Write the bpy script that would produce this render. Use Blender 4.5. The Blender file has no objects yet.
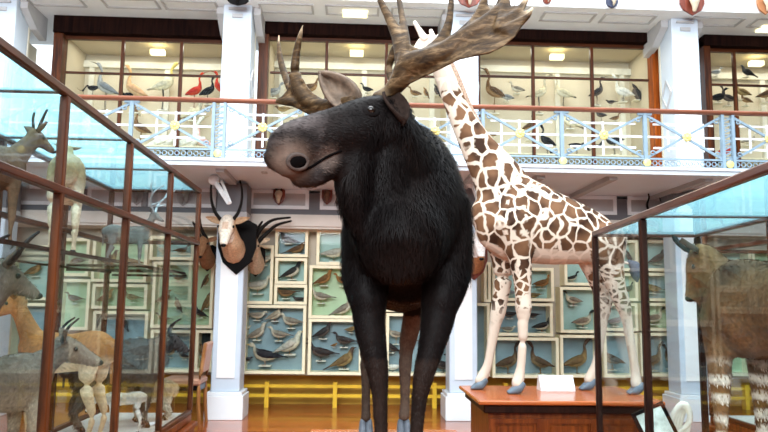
import bpy, bmesh, math, random
from mathutils import Vector, Matrix, noise
from mathutils.bvhtree import BVHTree
V = Vector
S = bpy.context.scene
COL = S.collection
rad = math.radians

# ------------------------------------------------------------------ camera, sky, light, exposure
CAMH = 1.5; FPX = 700.0
ROT = Matrix.Rotation(rad(-2.6), 3, 'Z') @ Matrix.Rotation(rad(97.1), 3, 'X') @ Matrix.Rotation(rad(0.68), 3, 'Z')
cd = bpy.data.cameras.new('camera'); cam = bpy.data.objects.new('camera', cd); COL.objects.link(cam)
cam.matrix_world = Matrix.Translation((0, 0, CAMH)) @ ROT.to_4x4()
cd.sensor_width = 36.0; cd.lens = FPX / 768 * 36.0; cd.clip_start = 0.05; cd.clip_end = 200
cd.dof.use_dof = True; cd.dof.focus_distance = 3.3; cd.dof.aperture_fstop = 9.0
S.camera = cam

w = bpy.data.worlds.new('sky'); S.world = w; w.use_nodes = True
nt = w.node_tree; nt.nodes.clear()
wo = nt.nodes.new('ShaderNodeOutputWorld'); wb = nt.nodes.new('ShaderNodeBackground')
tc = nt.nodes.new('ShaderNodeTexCoord'); sx = nt.nodes.new('ShaderNodeSeparateXYZ'); cr = nt.nodes.new('ShaderNodeValToRGB')
nt.links.new(tc.outputs['Generated'], sx.inputs[0]); nt.links.new(sx.outputs[2], cr.inputs[0])
cr.color_ramp.elements[0].position = 0.0; cr.color_ramp.elements[0].color = (0.15, 0.17, 0.19, 1)
cr.color_ramp.elements[1].position = 0.55; cr.color_ramp.elements[1].color = (0.82, 0.93, 1.0, 1)
nt.links.new(cr.outputs[0], wb.inputs[0]); wb.inputs[1].default_value = 1.9
nt.links.new(wb.outputs[0], wo.inputs[0])

def area(name, loc, size, size_y, power, color, target):
    l = bpy.data.lights.new(name, 'AREA'); l.shape = 'RECTANGLE'; l.size = size; l.size_y = size_y
    l.energy = power; l.color = color
    o = bpy.data.objects.new(name, l); COL.objects.link(o); o.location = loc
    o.rotation_euler = (V(target) - V(loc)).to_track_quat('-Z', 'Y').to_euler()
    return o
area('skylight', (0.5, 5.0, 9.5), 7, 9, 640, (0.97, 0.985, 1.0), (0.5, 6.5, 0))
area('front_fill', (-1.0, -4.0, 5.0), 6, 3, 900, (0.92, 0.97, 1.0), (0.5, 10.0, 1.6))  # added fill from behind the camera, brightens the lower bird cases

S.view_settings.view_transform = 'Standard'; S.view_settings.look = 'None'
S.view_settings.gamma = 1.0; S.view_settings.use_curve_mapping = False
S.view_settings.exposure = 0.85
S.cycles.transparent_max_bounces = 40
S.cycles.max_bounces = 8

def P(px, py, Y=None, Z=None, X=None):
    d = ROT @ V(((px - 384) / FPX, (216 - py) / FPX, -1))
    k = Y / d.y if Y is not None else ((Z - CAMH) / d.z if Z is not None else X / d.x)
    return V((0, 0, CAMH)) + d * k

# ------------------------------------------------------------------ materials
MATS = {}
def newmat(name):
    m = bpy.data.materials.new(name); m.use_nodes = True; MATS[name] = m
    n = m.node_tree.nodes; return m, n, m.node_tree.links, n['Principled BSDF']
def mat(name, col, rough=0.5, metal=0.0, var=0.12, scale=12, bump=0.0, coat=0.0, emit=None, sub=None, attr=False, spec=0.22, stretch=None):
    m, n, l, b = newmat(name)
    b.inputs['Roughness'].default_value = rough; b.inputs['Metallic'].default_value = metal
    b.inputs['Coat Weight'].default_value = coat; b.inputs['Specular IOR Level'].default_value = spec
    t = n.new('ShaderNodeTexCoord'); mp = n.new('ShaderNodeMapping'); nz = n.new('ShaderNodeTexNoise')
    l.new(t.outputs['Object'], mp.inputs[0]); l.new(mp.outputs[0], nz.inputs['Vector'])
    if stretch: mp.inputs['Scale'].default_value = stretch
    nz.inputs['Scale'].default_value = scale; nz.inputs['Detail'].default_value = 5
    mx = n.new('ShaderNodeMix'); mx.data_type = 'RGBA'; mx.blend_type = 'MULTIPLY'; mx.inputs[0].default_value = 1
    rp = n.new('ShaderNodeValToRGB'); l.new(nz.outputs['Fac'], rp.inputs[0])
    rp.color_ramp.elements[0].position = 0.3; rp.color_ramp.elements[1].position = 0.7
    a = 1 - var; rp.color_ramp.elements[0].color = (a, a, a, 1); c = 1 + var * .5; rp.color_ramp.elements[1].color = (c, c, c, 1)
    l.new(rp.outputs[0], mx.inputs[7])
    if attr:
        at = n.new('ShaderNodeAttribute'); at.attribute_name = 'Col'; l.new(at.outputs['Color'], mx.inputs[6])
    else: mx.inputs[6].default_value = (*col, 1)
    l.new(mx.outputs[2], b.inputs['Base Color'])
    if bump:
        bp = n.new('ShaderNodeBump'); bp.inputs['Strength'].default_value = bump; bp.inputs['Distance'].default_value = 0.02
        l.new(nz.outputs['Fac'], bp.inputs['Height']); l.new(bp.outputs[0], b.inputs['Normal'])
    if emit:
        b.inputs['Emission Color'].default_value = (*emit[0], 1); b.inputs['Emission Strength'].default_value = emit[1]
    return m
def wood(name, c1, c2, rough=0.35, axis='Z', scale=6, coat=0.3, spec=.2):
    st = {'Z': (9, 9, .7), 'Y': (9, .7, 9), 'X': (.7, 9, 9)}[axis]
    m, n, l, b = newmat(name)
    t = n.new('ShaderNodeTexCoord'); mp = n.new('ShaderNodeMapping'); nz = n.new('ShaderNodeTexNoise'); rp = n.new('ShaderNodeValToRGB')
    mp.inputs['Scale'].default_value = st
    l.new(t.outputs['Object'], mp.inputs[0]); l.new(mp.outputs[0], nz.inputs['Vector']); l.new(nz.outputs['Fac'], rp.inputs[0])
    nz.inputs['Scale'].default_value = scale * .5; nz.inputs['Detail'].default_value = 6; nz.inputs['Distortion'].default_value = .6
    rp.color_ramp.elements[0].position = .35; rp.color_ramp.elements[0].color = (*c1, 1)
    rp.color_ramp.elements[1].position = .65; rp.color_ramp.elements[1].color = (*c2, 1)
    l.new(rp.outputs[0], b.inputs['Base Color']); b.inputs['Roughness'].default_value = rough; b.inputs['Coat Weight'].default_value = coat; b.inputs['Specular IOR Level'].default_value = spec
    b.inputs['Coat Roughness'].default_value = .15
    return m
def glass(name, tint=(0.96, 0.985, 0.99), ior=1.16):
    m = bpy.data.materials.new(name); m.use_nodes = True; n = m.node_tree.nodes; l = m.node_tree.links; n.clear()
    o = n.new('ShaderNodeOutputMaterial'); mx = n.new('ShaderNodeMixShader'); tr = n.new('ShaderNodeBsdfTransparent')
    gl = n.new('ShaderNodeBsdfGlossy'); fr = n.new('ShaderNodeFresnel')
    fr.inputs[0].default_value = ior; gl.inputs['Roughness'].default_value = 0.01; tr.inputs[0].default_value = (*tint, 1)
    # a pane has two faces: take the outside reflectance on both of them
    ge = n.new('ShaderNodeNewGeometry'); mr = n.new('ShaderNodeMapRange'); mr.inputs[3].default_value = ior; mr.inputs[4].default_value = 1 / ior
    l.new(ge.outputs['Backfacing'], mr.inputs[0]); l.new(mr.outputs[0], fr.inputs[0])
    l.new(fr.outputs[0], mx.inputs[0]); l.new(tr.outputs[0], mx.inputs[1]); l.new(gl.outputs[0], mx.inputs[2]); l.new(mx.outputs[0], o.inputs[0])
    return m
G = glass('clear_glass')
GT = glass('frosted_aqua_roof_glass', (0.82, 0.95, 0.97), 1.32)
def frost(m):
    n = m.node_tree.nodes; l = m.node_tree.links; tr = n['Transparent BSDF']; tl = n.new('ShaderNodeBsdfTranslucent'); mx = n.new('ShaderNodeMixShader')
    tl.inputs[0].default_value = (.50, .86, .95, 1); mx.inputs[0].default_value = .30
    l.new(tr.outputs[0], mx.inputs[1]); l.new(tl.outputs[0], mx.inputs[2]); l.new(mx.outputs[0], n['Mix Shader'].inputs[1])
frost(GT)
white = mat('white_paint', (0.80, 0.83, 0.86), .45, var=.05, scale=3)
palew = mat('pale_blue_white_paint', (0.58, 0.66, 0.75), .45, var=.06, scale=3)
panelw = mat('bright_white_panel', (0.88, 0.88, 0.88), .5, var=.03, scale=2)
greyp = mat('grey_paint', (0.15, 0.15, 0.165), .6, var=.1, scale=4)
lgreyp = mat('light_grey_paint', (0.46, 0.46, 0.47), .6, var=.08, scale=4)
beigew = mat('beige_wall_paint', (0.50, 0.44, 0.36), .7, var=.1, scale=3)
ochre = mat('ochre_dado_paint', (0.60, 0.36, 0.05), .5, var=.25, scale=2)
yellow = mat('yellow_painted_wood', (0.80, 0.50, 0.04), .4, var=.12, scale=6)
railblue = mat('pale_blue_iron', (0.24, 0.33, 0.41), .4, var=.1, scale=10)
railwhite = mat('white_iron', (0.80, 0.84, 0.88), .4, var=.05)
gold = mat('gilt_rosette', (0.85, 0.68, 0.25), .35, metal=.2)
cream = mat('cream_case_frame', (0.92, 0.85, 0.60), .5, var=.08, scale=8)
creamback = mat('cream_case_lining', (0.60, 0.52, 0.38), .8, var=.1, scale=2)
tealback = mat('pale_teal_case_lining', (0.42, 0.56, 0.51), .8, var=.22, scale=3)
blueback = mat('grey_blue_case_lining', (0.30, 0.40, 0.43), .8, var=.25, scale=3)
greenback = mat('pale_green_case_lining', (0.54, 0.66, 0.42), .8, var=.18, scale=3)
darkback = mat('dark_case_lining', (0.05, 0.06, 0.06), .8, var=.3, scale=3)
blackw = wood('black_brown_lintel', (0.006, 0.003, 0.003), (0.018, 0.007, 0.005), .8, coat=0, spec=.02)
redwood = wood('mahogany_upright', (0.030, 0.007, 0.002), (0.105, 0.027, 0.006), .4, coat=.05)
redwoodY = wood('mahogany_rail', (0.030, 0.008, 0.003), (0.085, 0.022, 0.007), .35, 'Y', coat=.1)
redwoodX = wood('mahogany_crossbar', (0.030, 0.008, 0.003), (0.085, 0.022, 0.006), .4, 'X', coat=.05)
jambw = wood('orange_brown_jamb', (0.20, 0.040, 0.004), (0.38, 0.085, 0.008), .45, coat=.05)
handw = wood('pinkish_brown_handrail', (0.16, 0.050, 0.026), (0.28, 0.10, 0.055), .35, 'X', coat=.1)
plinw = wood('orange_brown_polished_top', (0.30, 0.065, 0.014), (0.46, 0.12, 0.032), .25, 'X', coat=.2)
plinf = wood('chestnut_plinth_front', (0.085, 0.016, 0.003), (0.21, 0.048, 0.008), .35, coat=.1)
darkedge = wood('dark_case_edge', (0.010, 0.004, 0.003), (0.028, 0.010, 0.006), .45, coat=0, spec=.08)
blackm = mat('black_gloss', (0.004, 0.004, 0.004), .2, var=.0)
shieldm = mat('black_wooden_shield', (0.005, 0.004, 0.004), .5, bump=.2, spec=.04)
shieldr = wood('red_brown_shield', (0.10, 0.02, 0.01), (0.22, 0.05, 0.03), .35)
hoofm = mat('blue_grey_hoof', (0.13, 0.17, 0.21), .3, var=.3, scale=20)
hornm = mat('dark_ridged_horn', (0.008, 0.006, 0.005), .5, spec=.15, var=.3, scale=60, bump=.4)
bonem = mat('bone', (0.66, 0.56, 0.42), .5, var=.25, scale=14)
papers = mat('white_label_card', (0.9, 0.9, 0.92), .5, var=.02)
coatm = mat('painted_coat', (1, 1, 1), .75, var=.3, scale=40, bump=.25, attr=True, spec=.12)
featherm = mat('feathers', (1, 1, 1), .65, var=.35, scale=9, bump=.2, attr=True, spec=.12)
lampm = mat('warm_lamp', (1, .9, .55), .5, emit=((1, .88, .50), 1.1))
leather = mat('tan_leather', (0.50, 0.26, 0.17), .4, var=.15)
metalw = mat('white_enamel', (0.85, 0.87, 0.88), .25)

# ------------------------------------------------------------------ objects
ROOTS = {}
def rootloc(o):
    while o.parent: o = o.parent
    return ROOTS.get(o.name, V((0, 0, 0)))
def thing(name, label, cat, loc, group=None):
    o = bpy.data.objects.new(name, None); COL.objects.link(o); o.location = loc; o.empty_display_size = .1
    o['label'] = label; o['category'] = cat
    if group: o['group'] = group
    ROOTS[o.name] = V(loc)
    return o
def link(name, me, m, parent=None, smooth=False):
    o = bpy.data.objects.new(name, me); COL.objects.link(o)
    if not me.materials: me.materials.append(m)
    if smooth: me.polygons.foreach_set('use_smooth', [True] * len(me.polygons))
    if parent:
        me.transform(Matrix.Translation(-rootloc(parent))); o.parent = parent
    return o
def obj(name, bm, m, parent=None, smooth=False, bevel=0):
    if bevel:
        bmesh.ops.bevel(bm, geom=bm.edges[:], offset=bevel, segments=1, affect='EDGES', clamp_overlap=True)
    bmesh.ops.recalc_face_normals(bm, faces=bm.faces[:])
    me = bpy.data.meshes.new(name); bm.to_mesh(me); bm.free()
    return link(name, me, m, parent, smooth)
def struct(name, bm, m): o = obj(name, bm, m); o['kind'] = 'structure'; return o
def tagm(o, label, cat, group=None):
    o['label'] = label; o['category'] = cat
    if group: o['group'] = group
    return o
def BM(): return bmesh.new()
def box(bm, x0, x1, y0, y1, z0, z1, M=None):
    vs = [bm.verts.new((x, y, z)) for x in (x0, x1) for y in (y0, y1) for z in (z0, z1)]
    for f in ((0, 1, 3, 2), (4, 6, 7, 5), (0, 4, 5, 1), (2, 3, 7, 6), (0, 2, 6, 4), (1, 5, 7, 3)): bm.faces.new([vs[i] for i in f])
    if M: bmesh.ops.transform(bm, matrix=M, verts=vs)
    return bm
def bx(*a, M=None): return box(BM(), *a, M=M)
def bar(bm, a, b, w, h, up=V((0, 0, 1))):
    a = V(a); b = V(b); t = (b - a).normalized(); u = up - t * up.dot(t)
    if u.length < 1e-4: u = V((0, 1, 0)) - t * t.y
    u.normalize(); s = t.cross(u)
    vs = [bm.verts.new(p + s * i * w / 2 + u * j * h / 2) for p in (a, b) for i, j in ((-1, -1), (1, -1), (1, 1), (-1, 1))]
    for i in range(4): bm.faces.new([vs[i], vs[(i + 1) % 4], vs[4 + (i + 1) % 4], vs[4 + i]])
    bm.faces.new(vs[3::-1]); bm.faces.new(vs[4:])
    return bm
def cat(ps, i, t):
    n = len(ps); p0 = ps[max(i - 1, 0)]; p1 = ps[i]; p2 = ps[min(i + 1, n - 1)]; p3 = ps[min(i + 2, n - 1)]
    return tuple(.5 * ((2 * b) + (-a + c) * t + (2 * a - 5 * b + 4 * c - d) * t * t + (-a + 3 * b - 3 * c + d) * t ** 3) for a, b, c, d in zip(p0, p1, p2, p3))
def loft(bm, st, up=(0, 0, 1), seg=14, sub=4, caps=True):
    """st: (point, half height, half width); a rounded tube through them"""
    raw = [(*V(p), a, b) for p, a, b in st]
    pts = []
    for i in range(len(raw) - 1):
        for k in range(sub): pts.append(cat(raw, i, k / sub))
    pts.append(raw[-1])
    up = V(up); rings = []; n = len(pts)
    cs = [V(p[:3]) for p in pts]
    if caps:
        def cap(c, t, a, b, sgn): return [(c + t * sgn * min(a, b) * s, a * q, b * q) for s, q in ((.55, .84), (.85, .5))]
        t0 = (cs[0] - cs[1]).normalized(); t1 = (cs[-1] - cs[-2]).normalized()
        lst = [(c, max(p[3], 1e-4), max(p[4], 1e-4)) for c, p in zip(cs, pts)]
        lst = cap(cs[0], t0, pts[0][3], pts[0][4], 1)[::-1] + lst + cap(cs[-1], t1, max(pts[-1][3], 1e-4), max(pts[-1][4], 1e-4), 1)
    else: lst = [(c, max(p[3], 1e-4), max(p[4], 1e-4)) for c, p in zip(cs, pts)]
    n = len(lst)
    for i, (c, a, b) in enumerate(lst):
        t = (lst[min(i + 1, n - 1)][0] - lst[max(i - 1, 0)][0])
        t = t.normalized() if t.length > 1e-7 else V((1, 0, 0))
        u = up - t * up.dot(t)
        if u.length < .05: u = V((1, 0, 0)) - t * t.x if abs(t.x) < .9 else V((0, 1, 0)) - t * t.y
        u.normalize(); s = t.cross(u)
        rings.append([bm.verts.new(c + u * a * math.sin(2 * math.pi * k / seg) + s * b * math.cos(2 * math.pi * k / seg)) for k in range(seg)])
    for r0, r1 in zip(rings, rings[1:]):
        for k in range(seg): bm.faces.new((r0[k], r0[(k + 1) % seg], r1[(k + 1) % seg], r1[k]))
    bm.faces.new(rings[0][::-1]); bm.faces.new(rings[-1])
    return bm
def tube(bm, pts, r, seg=8, sub=3):
    rs = r if isinstance(r, (list, tuple)) else [r] * len(pts)
    return loft(bm, [(p, q, q) for p, q in zip(pts, rs)], seg=seg, sub=sub)
def ball(bm, c, rx, ry=None, rz=None, M=None, seg=16):
    ry = ry or rx; rz = rz or rx
    m = Matrix.Translation(c) @ (M or Matrix()) @ Matrix.Diagonal((rx, ry, rz, 1))
    bmesh.ops.create_uvsphere(bm, u_segments=seg, v_segments=max(6, seg // 2 + 2), radius=1, matrix=m)
    return bm
def plate(bm, outline, thick, n=(0, 1, 0)):
    """closed 3D outline, extruded to a real thickness along n"""
    n = V(n).normalized() * thick / 2
    f = [bm.verts.new(V(p) - n) for p in outline]; b = [bm.verts.new(V(p) + n) for p in outline]
    k = len(outline); fs = [bm.faces.new(f), bm.faces.new(b[::-1])]
    for i in range(k): bm.faces.new((f[(i + 1) % k], f[i], b[i], b[(i + 1) % k]))
    bmesh.ops.triangulate(bm, faces=fs)
    return bm
def remesh(bm, vox, smooth=8, fac=.5):
    bmesh.ops.recalc_face_normals(bm, faces=bm.faces[:])
    me = bpy.data.meshes.new('t'); bm.to_mesh(me); bm.free()
    o = bpy.data.objects.new('t', me); COL.objects.link(o)
    r = o.modifiers.new('r', 'REMESH'); r.mode = 'VOXEL'; r.voxel_size = vox
    s = o.modifiers.new('s', 'SMOOTH'); s.iterations = smooth; s.factor = fac
    dg = bpy.context.evaluated_depsgraph_get(); dg.update()
    out = bpy.data.meshes.new_from_object(o.evaluated_get(dg)); out.name = 'body'
    bpy.data.objects.remove(o); bpy.data.meshes.remove(me)
    return out
def paint(me, fn):
    ca = me.color_attributes.new('Col', 'FLOAT_COLOR', 'POINT')
    buf = []
    for v in me.vertices: buf.extend((*fn(v.co, v.normal), 1.0))
    ca.data.foreach_set('color', buf)
    return me
def mixc(a, b, t): t = max(0, min(1, t)); return tuple(x * (1 - t) + y * t for x, y in zip(a, b))
def sstep(a, b, x): t = max(0, min(1, (x - a) / (b - a))); return t * t * (3 - 2 * t)
def furry(me, count, fn, seed=1):
    """adds short tapered hair strips to a painted body mesh; fn(co, nor) -> (length, width, direction) or None"""
    rng = random.Random(seed)
    me.calc_loop_triangles(); tris = [tuple(t.vertices) for t in me.loop_triangles]
    vs = [v.co.copy() for v in me.vertices]; ns = [v.normal.copy() for v in me.vertices]
    col = me.color_attributes['Col'].data; cs = [tuple(c.color)[:3] for c in col]
    import itertools
    ar = [((vs[b] - vs[a]).cross(vs[c] - vs[a])).length for a, b, c in tris]
    cum = list(itertools.accumulate(ar)); pick = rng.choices(range(len(tris)), cum_weights=cum, k=count)
    NV = list(vs); NC = list(cs); NF = [tuple(p.vertices) for p in me.polygons]
    for ti in pick:
        a, b, c = tris[ti]; u = rng.random(); v = rng.random()
        if u + v > 1: u, v = 1 - u, 1 - v
        p = vs[a] + (vs[b] - vs[a]) * u + (vs[c] - vs[a]) * v; n = (ns[a] + ns[b] + ns[c]).normalized()
        r = fn(p, n)
        if not r: continue
        L, W, d = r; L *= rng.uniform(.6, 1.25)
        d = V(d) + V((rng.gauss(0, .22), rng.gauss(0, .22), rng.gauss(0, .12)))
        d = d - n * d.dot(n); d.normalize()
        s = d.cross(n).normalized() * W / 2
        q0 = p - n * .002; q1 = p + d * L * .5 + n * L * .22; q2 = p + d * L + n * L * .2
        i = len(NV); NV += [q0 - s, q0 + s, q1 + s * .8, q1 - s * .8, q2]
        k = rng.uniform(.7, 1.5); cc = tuple(x * k for x in cs[a]); NC += [cc] * 5
        NF += [(i, i + 1, i + 2, i + 3), (i + 3, i + 2, i + 4)]
    out = bpy.data.meshes.new('body'); out.from_pydata([tuple(v) for v in NV], [], NF)
    ca = out.color_attributes.new('Col', 'FLOAT_COLOR', 'POINT'); buf = []
    for c in NC: buf.extend((*c, 1))
    ca.data.foreach_set('color', buf)
    return out
def hit(me, px, py, off=0.0):
    """where the surface of a body stands on the line of sight of a photo point"""
    t = BVHTree.FromPolygons([v.co for v in me.vertices], [tuple(p.vertices) for p in me.polygons])
    o = V((0, 0, CAMH)); d = (P(px, py, Y=3) - o).normalized()
    h = t.ray_cast(o, d)
    if h[0] is None: return P(px, py, Y=3), V((0, -1, 0))
    return h[0] + h[1] * off, h[1]
# ------------------------------------------------------------------ the hall
YW = 10.45     # plane the bird cases hang on
YC = 9.25      # front of the columns
YR = 8.2       # gallery railing
YG = 9.85      # glazing of the gallery cases
def floor_mat():
    m, n, l, b = newmat('orange_plank_floor')
    t = n.new('ShaderNodeTexCoord'); mp = n.new('ShaderNodeMapping'); br = n.new('ShaderNodeTexBrick')
    l.new(t.outputs['Object'], mp.inputs[0]); l.new(mp.outputs[0], br.inputs['Vector'])
    br.inputs['Scale'].default_value = 1; br.inputs['Brick Width'].default_value = 1.6; br.inputs['Row Height'].default_value = .11
    br.inputs['Mortar Size'].default_value = .004; br.inputs['Color1'].default_value = (0.20, 0.036, 0.007, 1)
    br.inputs['Color2'].default_value = (0.46, 0.105, 0.022, 1); br.inputs['Mortar'].default_value = (0.08, 0.02, 0.01, 1)
    nz = n.new('ShaderNodeTexNoise'); nz.inputs['Scale'].default_value = 3; nz.inputs['Detail'].default_value = 6
    m2 = n.new('ShaderNodeMapping'); m2.inputs['Scale'].default_value = (1, 8, 1); l.new(t.outputs['Object'], m2.inputs[0]); l.new(m2.outputs[0], nz.inputs['Vector'])
    mx = n.new('ShaderNodeMix'); mx.data_type = 'RGBA'; mx.blend_type = 'OVERLAY'; mx.inputs[0].default_value = .6
    l.new(br.outputs['Color'], mx.inputs[6]); l.new(nz.outputs['Fac'], mx.inputs[7]); l.new(mx.outputs[2], b.inputs['Base Color'])
    b.inputs['Roughness'].default_value = .2; b.inputs['Coat Weight'].default_value = .3; b.inputs['Coat Roughness'].default_value = .08
    return m
struct('floor', bx(-6.6, 7.6, -7, 10.75, -.1, 0), floor_mat())
struct('wall_back', bx(-6.6, 7.6, YW, YW + .5, .44, 3.2), beigew)
struct('trim_1', bx(-6.6, 7.6, 10.72, 10.95, 0, .44), ochre)
dimw = mat('dark_brown_hall_wall', (.06, .045, .04), .7, var=.15, scale=2)
struct('wall_left', bx(-6.8, -6.6, -7, 10.9, 0, 6.2), dimw)
struct('wall_right', bx(7.6, 7.8, -7, 10.9, 0, 6.2), dimw)
struct('wall_front', bx(-6.8, 7.8, -7.2, -7, 0, 4.2), dimw)
# frieze below the gallery with framed panels
zf1 = 3.06; zf0 = P(250, 214, Y=10.0).z
struct('trim_2', bx(-6.6, 7.6, 10.0, 10.5, zf0, zf1), greyp)
b = BM(); box(b, -6.6, 7.6, 9.93, 10.0, zf0 - .17, zf0 - .04); box(b, -6.6, 7.6, 9.96, 10.0, zf0 - .04, zf0 + .0); box(b, -6.6, 7.6, 9.97, 10.45, zf0 - .2, zf0 - .02)
struct('trim_3', b, mat('cream_cornice', (0.66, 0.60, 0.54), .55, var=.08, scale=3))
edges = [(-6.4, -5.2), (-5.05, -3.9), (-3.75, -3.0), (-2.9, -1.95), (P(250, 200, Y=10).x, P(309, 200, Y=10).x), (P(320, 200, Y=10).x, P(385, 200, Y=10).x),
         (P(395, 200, Y=10).x, 1.2), (P(489, 200, Y=10).x, P(540, 200, Y=10).x), (P(566, 200, Y=10).x, P(616, 200, Y=10).x), (P(627, 200, Y=10).x, P(672, 200, Y=10).x), (4.8, 5.7), (5.85, 7.0)]
zp0 = P(280, 209, Y=10).z; zp1 = P(280, 190, Y=10).z
for x0, x1 in edges:
    b = BM(); t = .05
    box(b, x0, x1, 9.975, 10, zp0, zp0 + t); box(b, x0, x1, 9.975, 10, zp1 - t, zp1); box(b, x0, x0 + t, 9.975, 10, zp0 + t, zp1 - t); box(b, x1 - t, x1, 9.975, 10, zp0 + t, zp1 - t)
    f = struct('trim_4', b, white)
    i = obj('panel', bx(x0 + t, x1 - t, 9.99, 10, zp0 + t, zp1 - t), lgreyp, f)
# gallery slab, fascia mouldings and soffit beams
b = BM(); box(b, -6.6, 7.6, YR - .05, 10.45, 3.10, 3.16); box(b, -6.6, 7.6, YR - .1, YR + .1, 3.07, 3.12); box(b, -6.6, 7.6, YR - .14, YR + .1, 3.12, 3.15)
struct('trim_5', b, mat('cool_white_soffit', (0.72, 0.80, 0.87), .5, var=.05, scale=2))  # white cooled in the colour to offset warm bounce off the floor
for x in (-4.6, -3.1, -1.6, -.05, 1.49, 2.3, 3.2, 4.4, 5.9):
    struct('trim_6', bx(x - .05, x + .05, YR + .15, 9.95, 3.04, 3.10), lgreyp)
struct('floor_gallery', bx(-6.6, 7.6, YR, 10.9, 3.16, 3.19), beigew)
# gallery back wall round the glazed bays, soffit of the upper cornice
ZS = P(400, 5, Y=9.0).z
b = BM(); box(b, -6.6, 7.6, 8.9, 10.9, ZS, ZS + .12); struct('trim_7', b, white)
b = BM(); box(b, -6.6, 7.6, 8.9, 9.0, ZS + .12, ZS + 1.0); struct('trim_8', b, panelw)
for xc in (-5.6, -4.05, -3.05, -2.25, -.95, -.05, .85, 2.0, 2.95, 3.8, 5.05, 5.95, 6.8):
    w2 = .37
    b = BM(); t = .03
    for (a, c, d, e) in ((xc - w2, xc + w2, 9.06, 9.09), (xc - w2, xc + w2, 9.34, 9.37), (xc - w2, xc - w2 + t, 9.09, 9.34), (xc + w2 - t, xc + w2, 9.09, 9.34)): box(b, a, c, d, e, ZS - .015, ZS)
    struct('trim_9', b, lgreyp)
# columns
def column(xc, label):
    t = thing('column', label, 'column', (xc, YC + .25, 0), 'square white columns of the hall')
    w = .245
    b = BM(); box(b, xc - w, xc + w, YC - .02, YC + .5, 0, .30)
    box(b, xc - w + .02, xc + w - .02, YC, YC + .48, .30, .345)
    obj('plinth', b, white, t, bevel=.006)
    s = .185
    obj('shaft', bx(xc - s, xc + s, YC + .05, YC + .43, .345, 3.05), palew, t, bevel=.012)
    obj('inset_panel', bx(xc - .115, xc + .115, YC + .035, YC + .05, .52, 2.5), panelw, t)
    obj('grey_neck', bx(xc - s - .01, xc + s + .01, YC + .03, YC + .44, 2.68, 3.06), greyp, t)
    obj('neck_moulding', bx(xc - s - .02, xc + s + .02, YC + .02, YC + .45, 2.56, 2.68), lgreyp, t, bevel=.01)
    # upper storey of the same column, deeper, with a lozenge on its flank
    u = .19
    obj('upper_shaft', bx(xc - u, xc + u, YC - .1, YC + .28, 3.19, ZS), palew, t, bevel=.008)
    obj('upper_inset_panel', bx(xc - .14, xc + .14, YC - .115, YC - .1, 3.3, ZS - .35), panelw, t)
    b = BM(); bar(b, (xc - .12, YC - .11, ZS - .06), (xc + .12, YC - .11, ZS - .06), .03, .03); bar(b, (xc - .07, YC - .11, ZS - .16), (xc + .07, YC - .11, ZS - .16), .02, .05)
    obj('capital_moulding', b, lgreyp, t)
    b = BM(); box(b, xc - u - .01, xc + u + .01, YC + .28, YC + .32, 3.19, ZS)
    obj('pilaster', b, mat('cream_pilaster', (0.60, 0.56, 0.46), .5, var=.08, scale=3) if 'cream_pilaster' not in MATS else MATS['cream_pilaster'], t)
    for sgn in (-1, 1):
        b = BM(); X = xc + sgn * (u + .012); yc = YC + .10; zc = 4.45
        pts = [V((X, yc, zc + .2)), V((X, yc + .14, zc)), V((X, yc, zc - .2)), V((X, yc - .14, zc))]
        for k in range(4): bar(b, pts[k], pts[(k + 1) % 4], .02, .02)
        obj('lozenge_moulding', b, lgreyp, t)
    b = BM()
    for sgn in (-1, 1):
        X = xc + sgn * u; pts = [(X, YC - .02, ZS), (X, YC - .02, ZS - .1), (X, YC + .3, ZS - .28), (X, YG, ZS - .33), (X, YG, ZS)]
        plate(b, [V(p) + V((sgn * .06, 0, 0)) for p in pts], .1, (1, 0, 0))
    obj('bracket', b, lgreyp, t)
CX = [-4.72, -1.60, 1.49, 4.58]
column(CX[0], 'white column at the far left, seen above the sloping top of the left glass case')
column(CX[1], 'white column behind the long-horned antelope head, left of the moose')
column(CX[2], 'white column between the moose and the giraffe')
column(CX[3], 'white column at right with red and white shield at its top')

# gallery railing
ZR = 3.875
b = BM(); loft(b, [((-6.6, YR, ZR), .03, .05), ((7.6, YR, ZR), .03, .05)], seg=10, sub=1)
tagm(obj('handrail', b, handw, smooth=True), 'long pinkish-brown wooden handrail along the top of the gallery railing', 'handrail')
dx = (CX[2] - CX[1]) / 3
places = ['far left of the gallery above the glass case', 'left of the long-horned antelope head', 'right of the left column above the moose muzzle',
          'hidden mostly behind the moose head', 'between the moose neck and the middle column', 'above the giraffe withers, right of the middle column',
          'above the giraffe rump', 'above the far corner of the right glass case', 'at the far right beyond the last pillar']
def scroll(b, c, sx_, sz_, r):
    pts = []
    for k in range(10):
        a = k / 9 * 1.6 * math.pi; q = r * (1 - k / 13)
        pts.append(V((c[0] + sx_ * (q * math.cos(a)), c[1], c[2] + sz_ * q * math.sin(a))))
    tube(b, pts, .009, seg=6, sub=1)
k0 = -2; idx = 0
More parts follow.
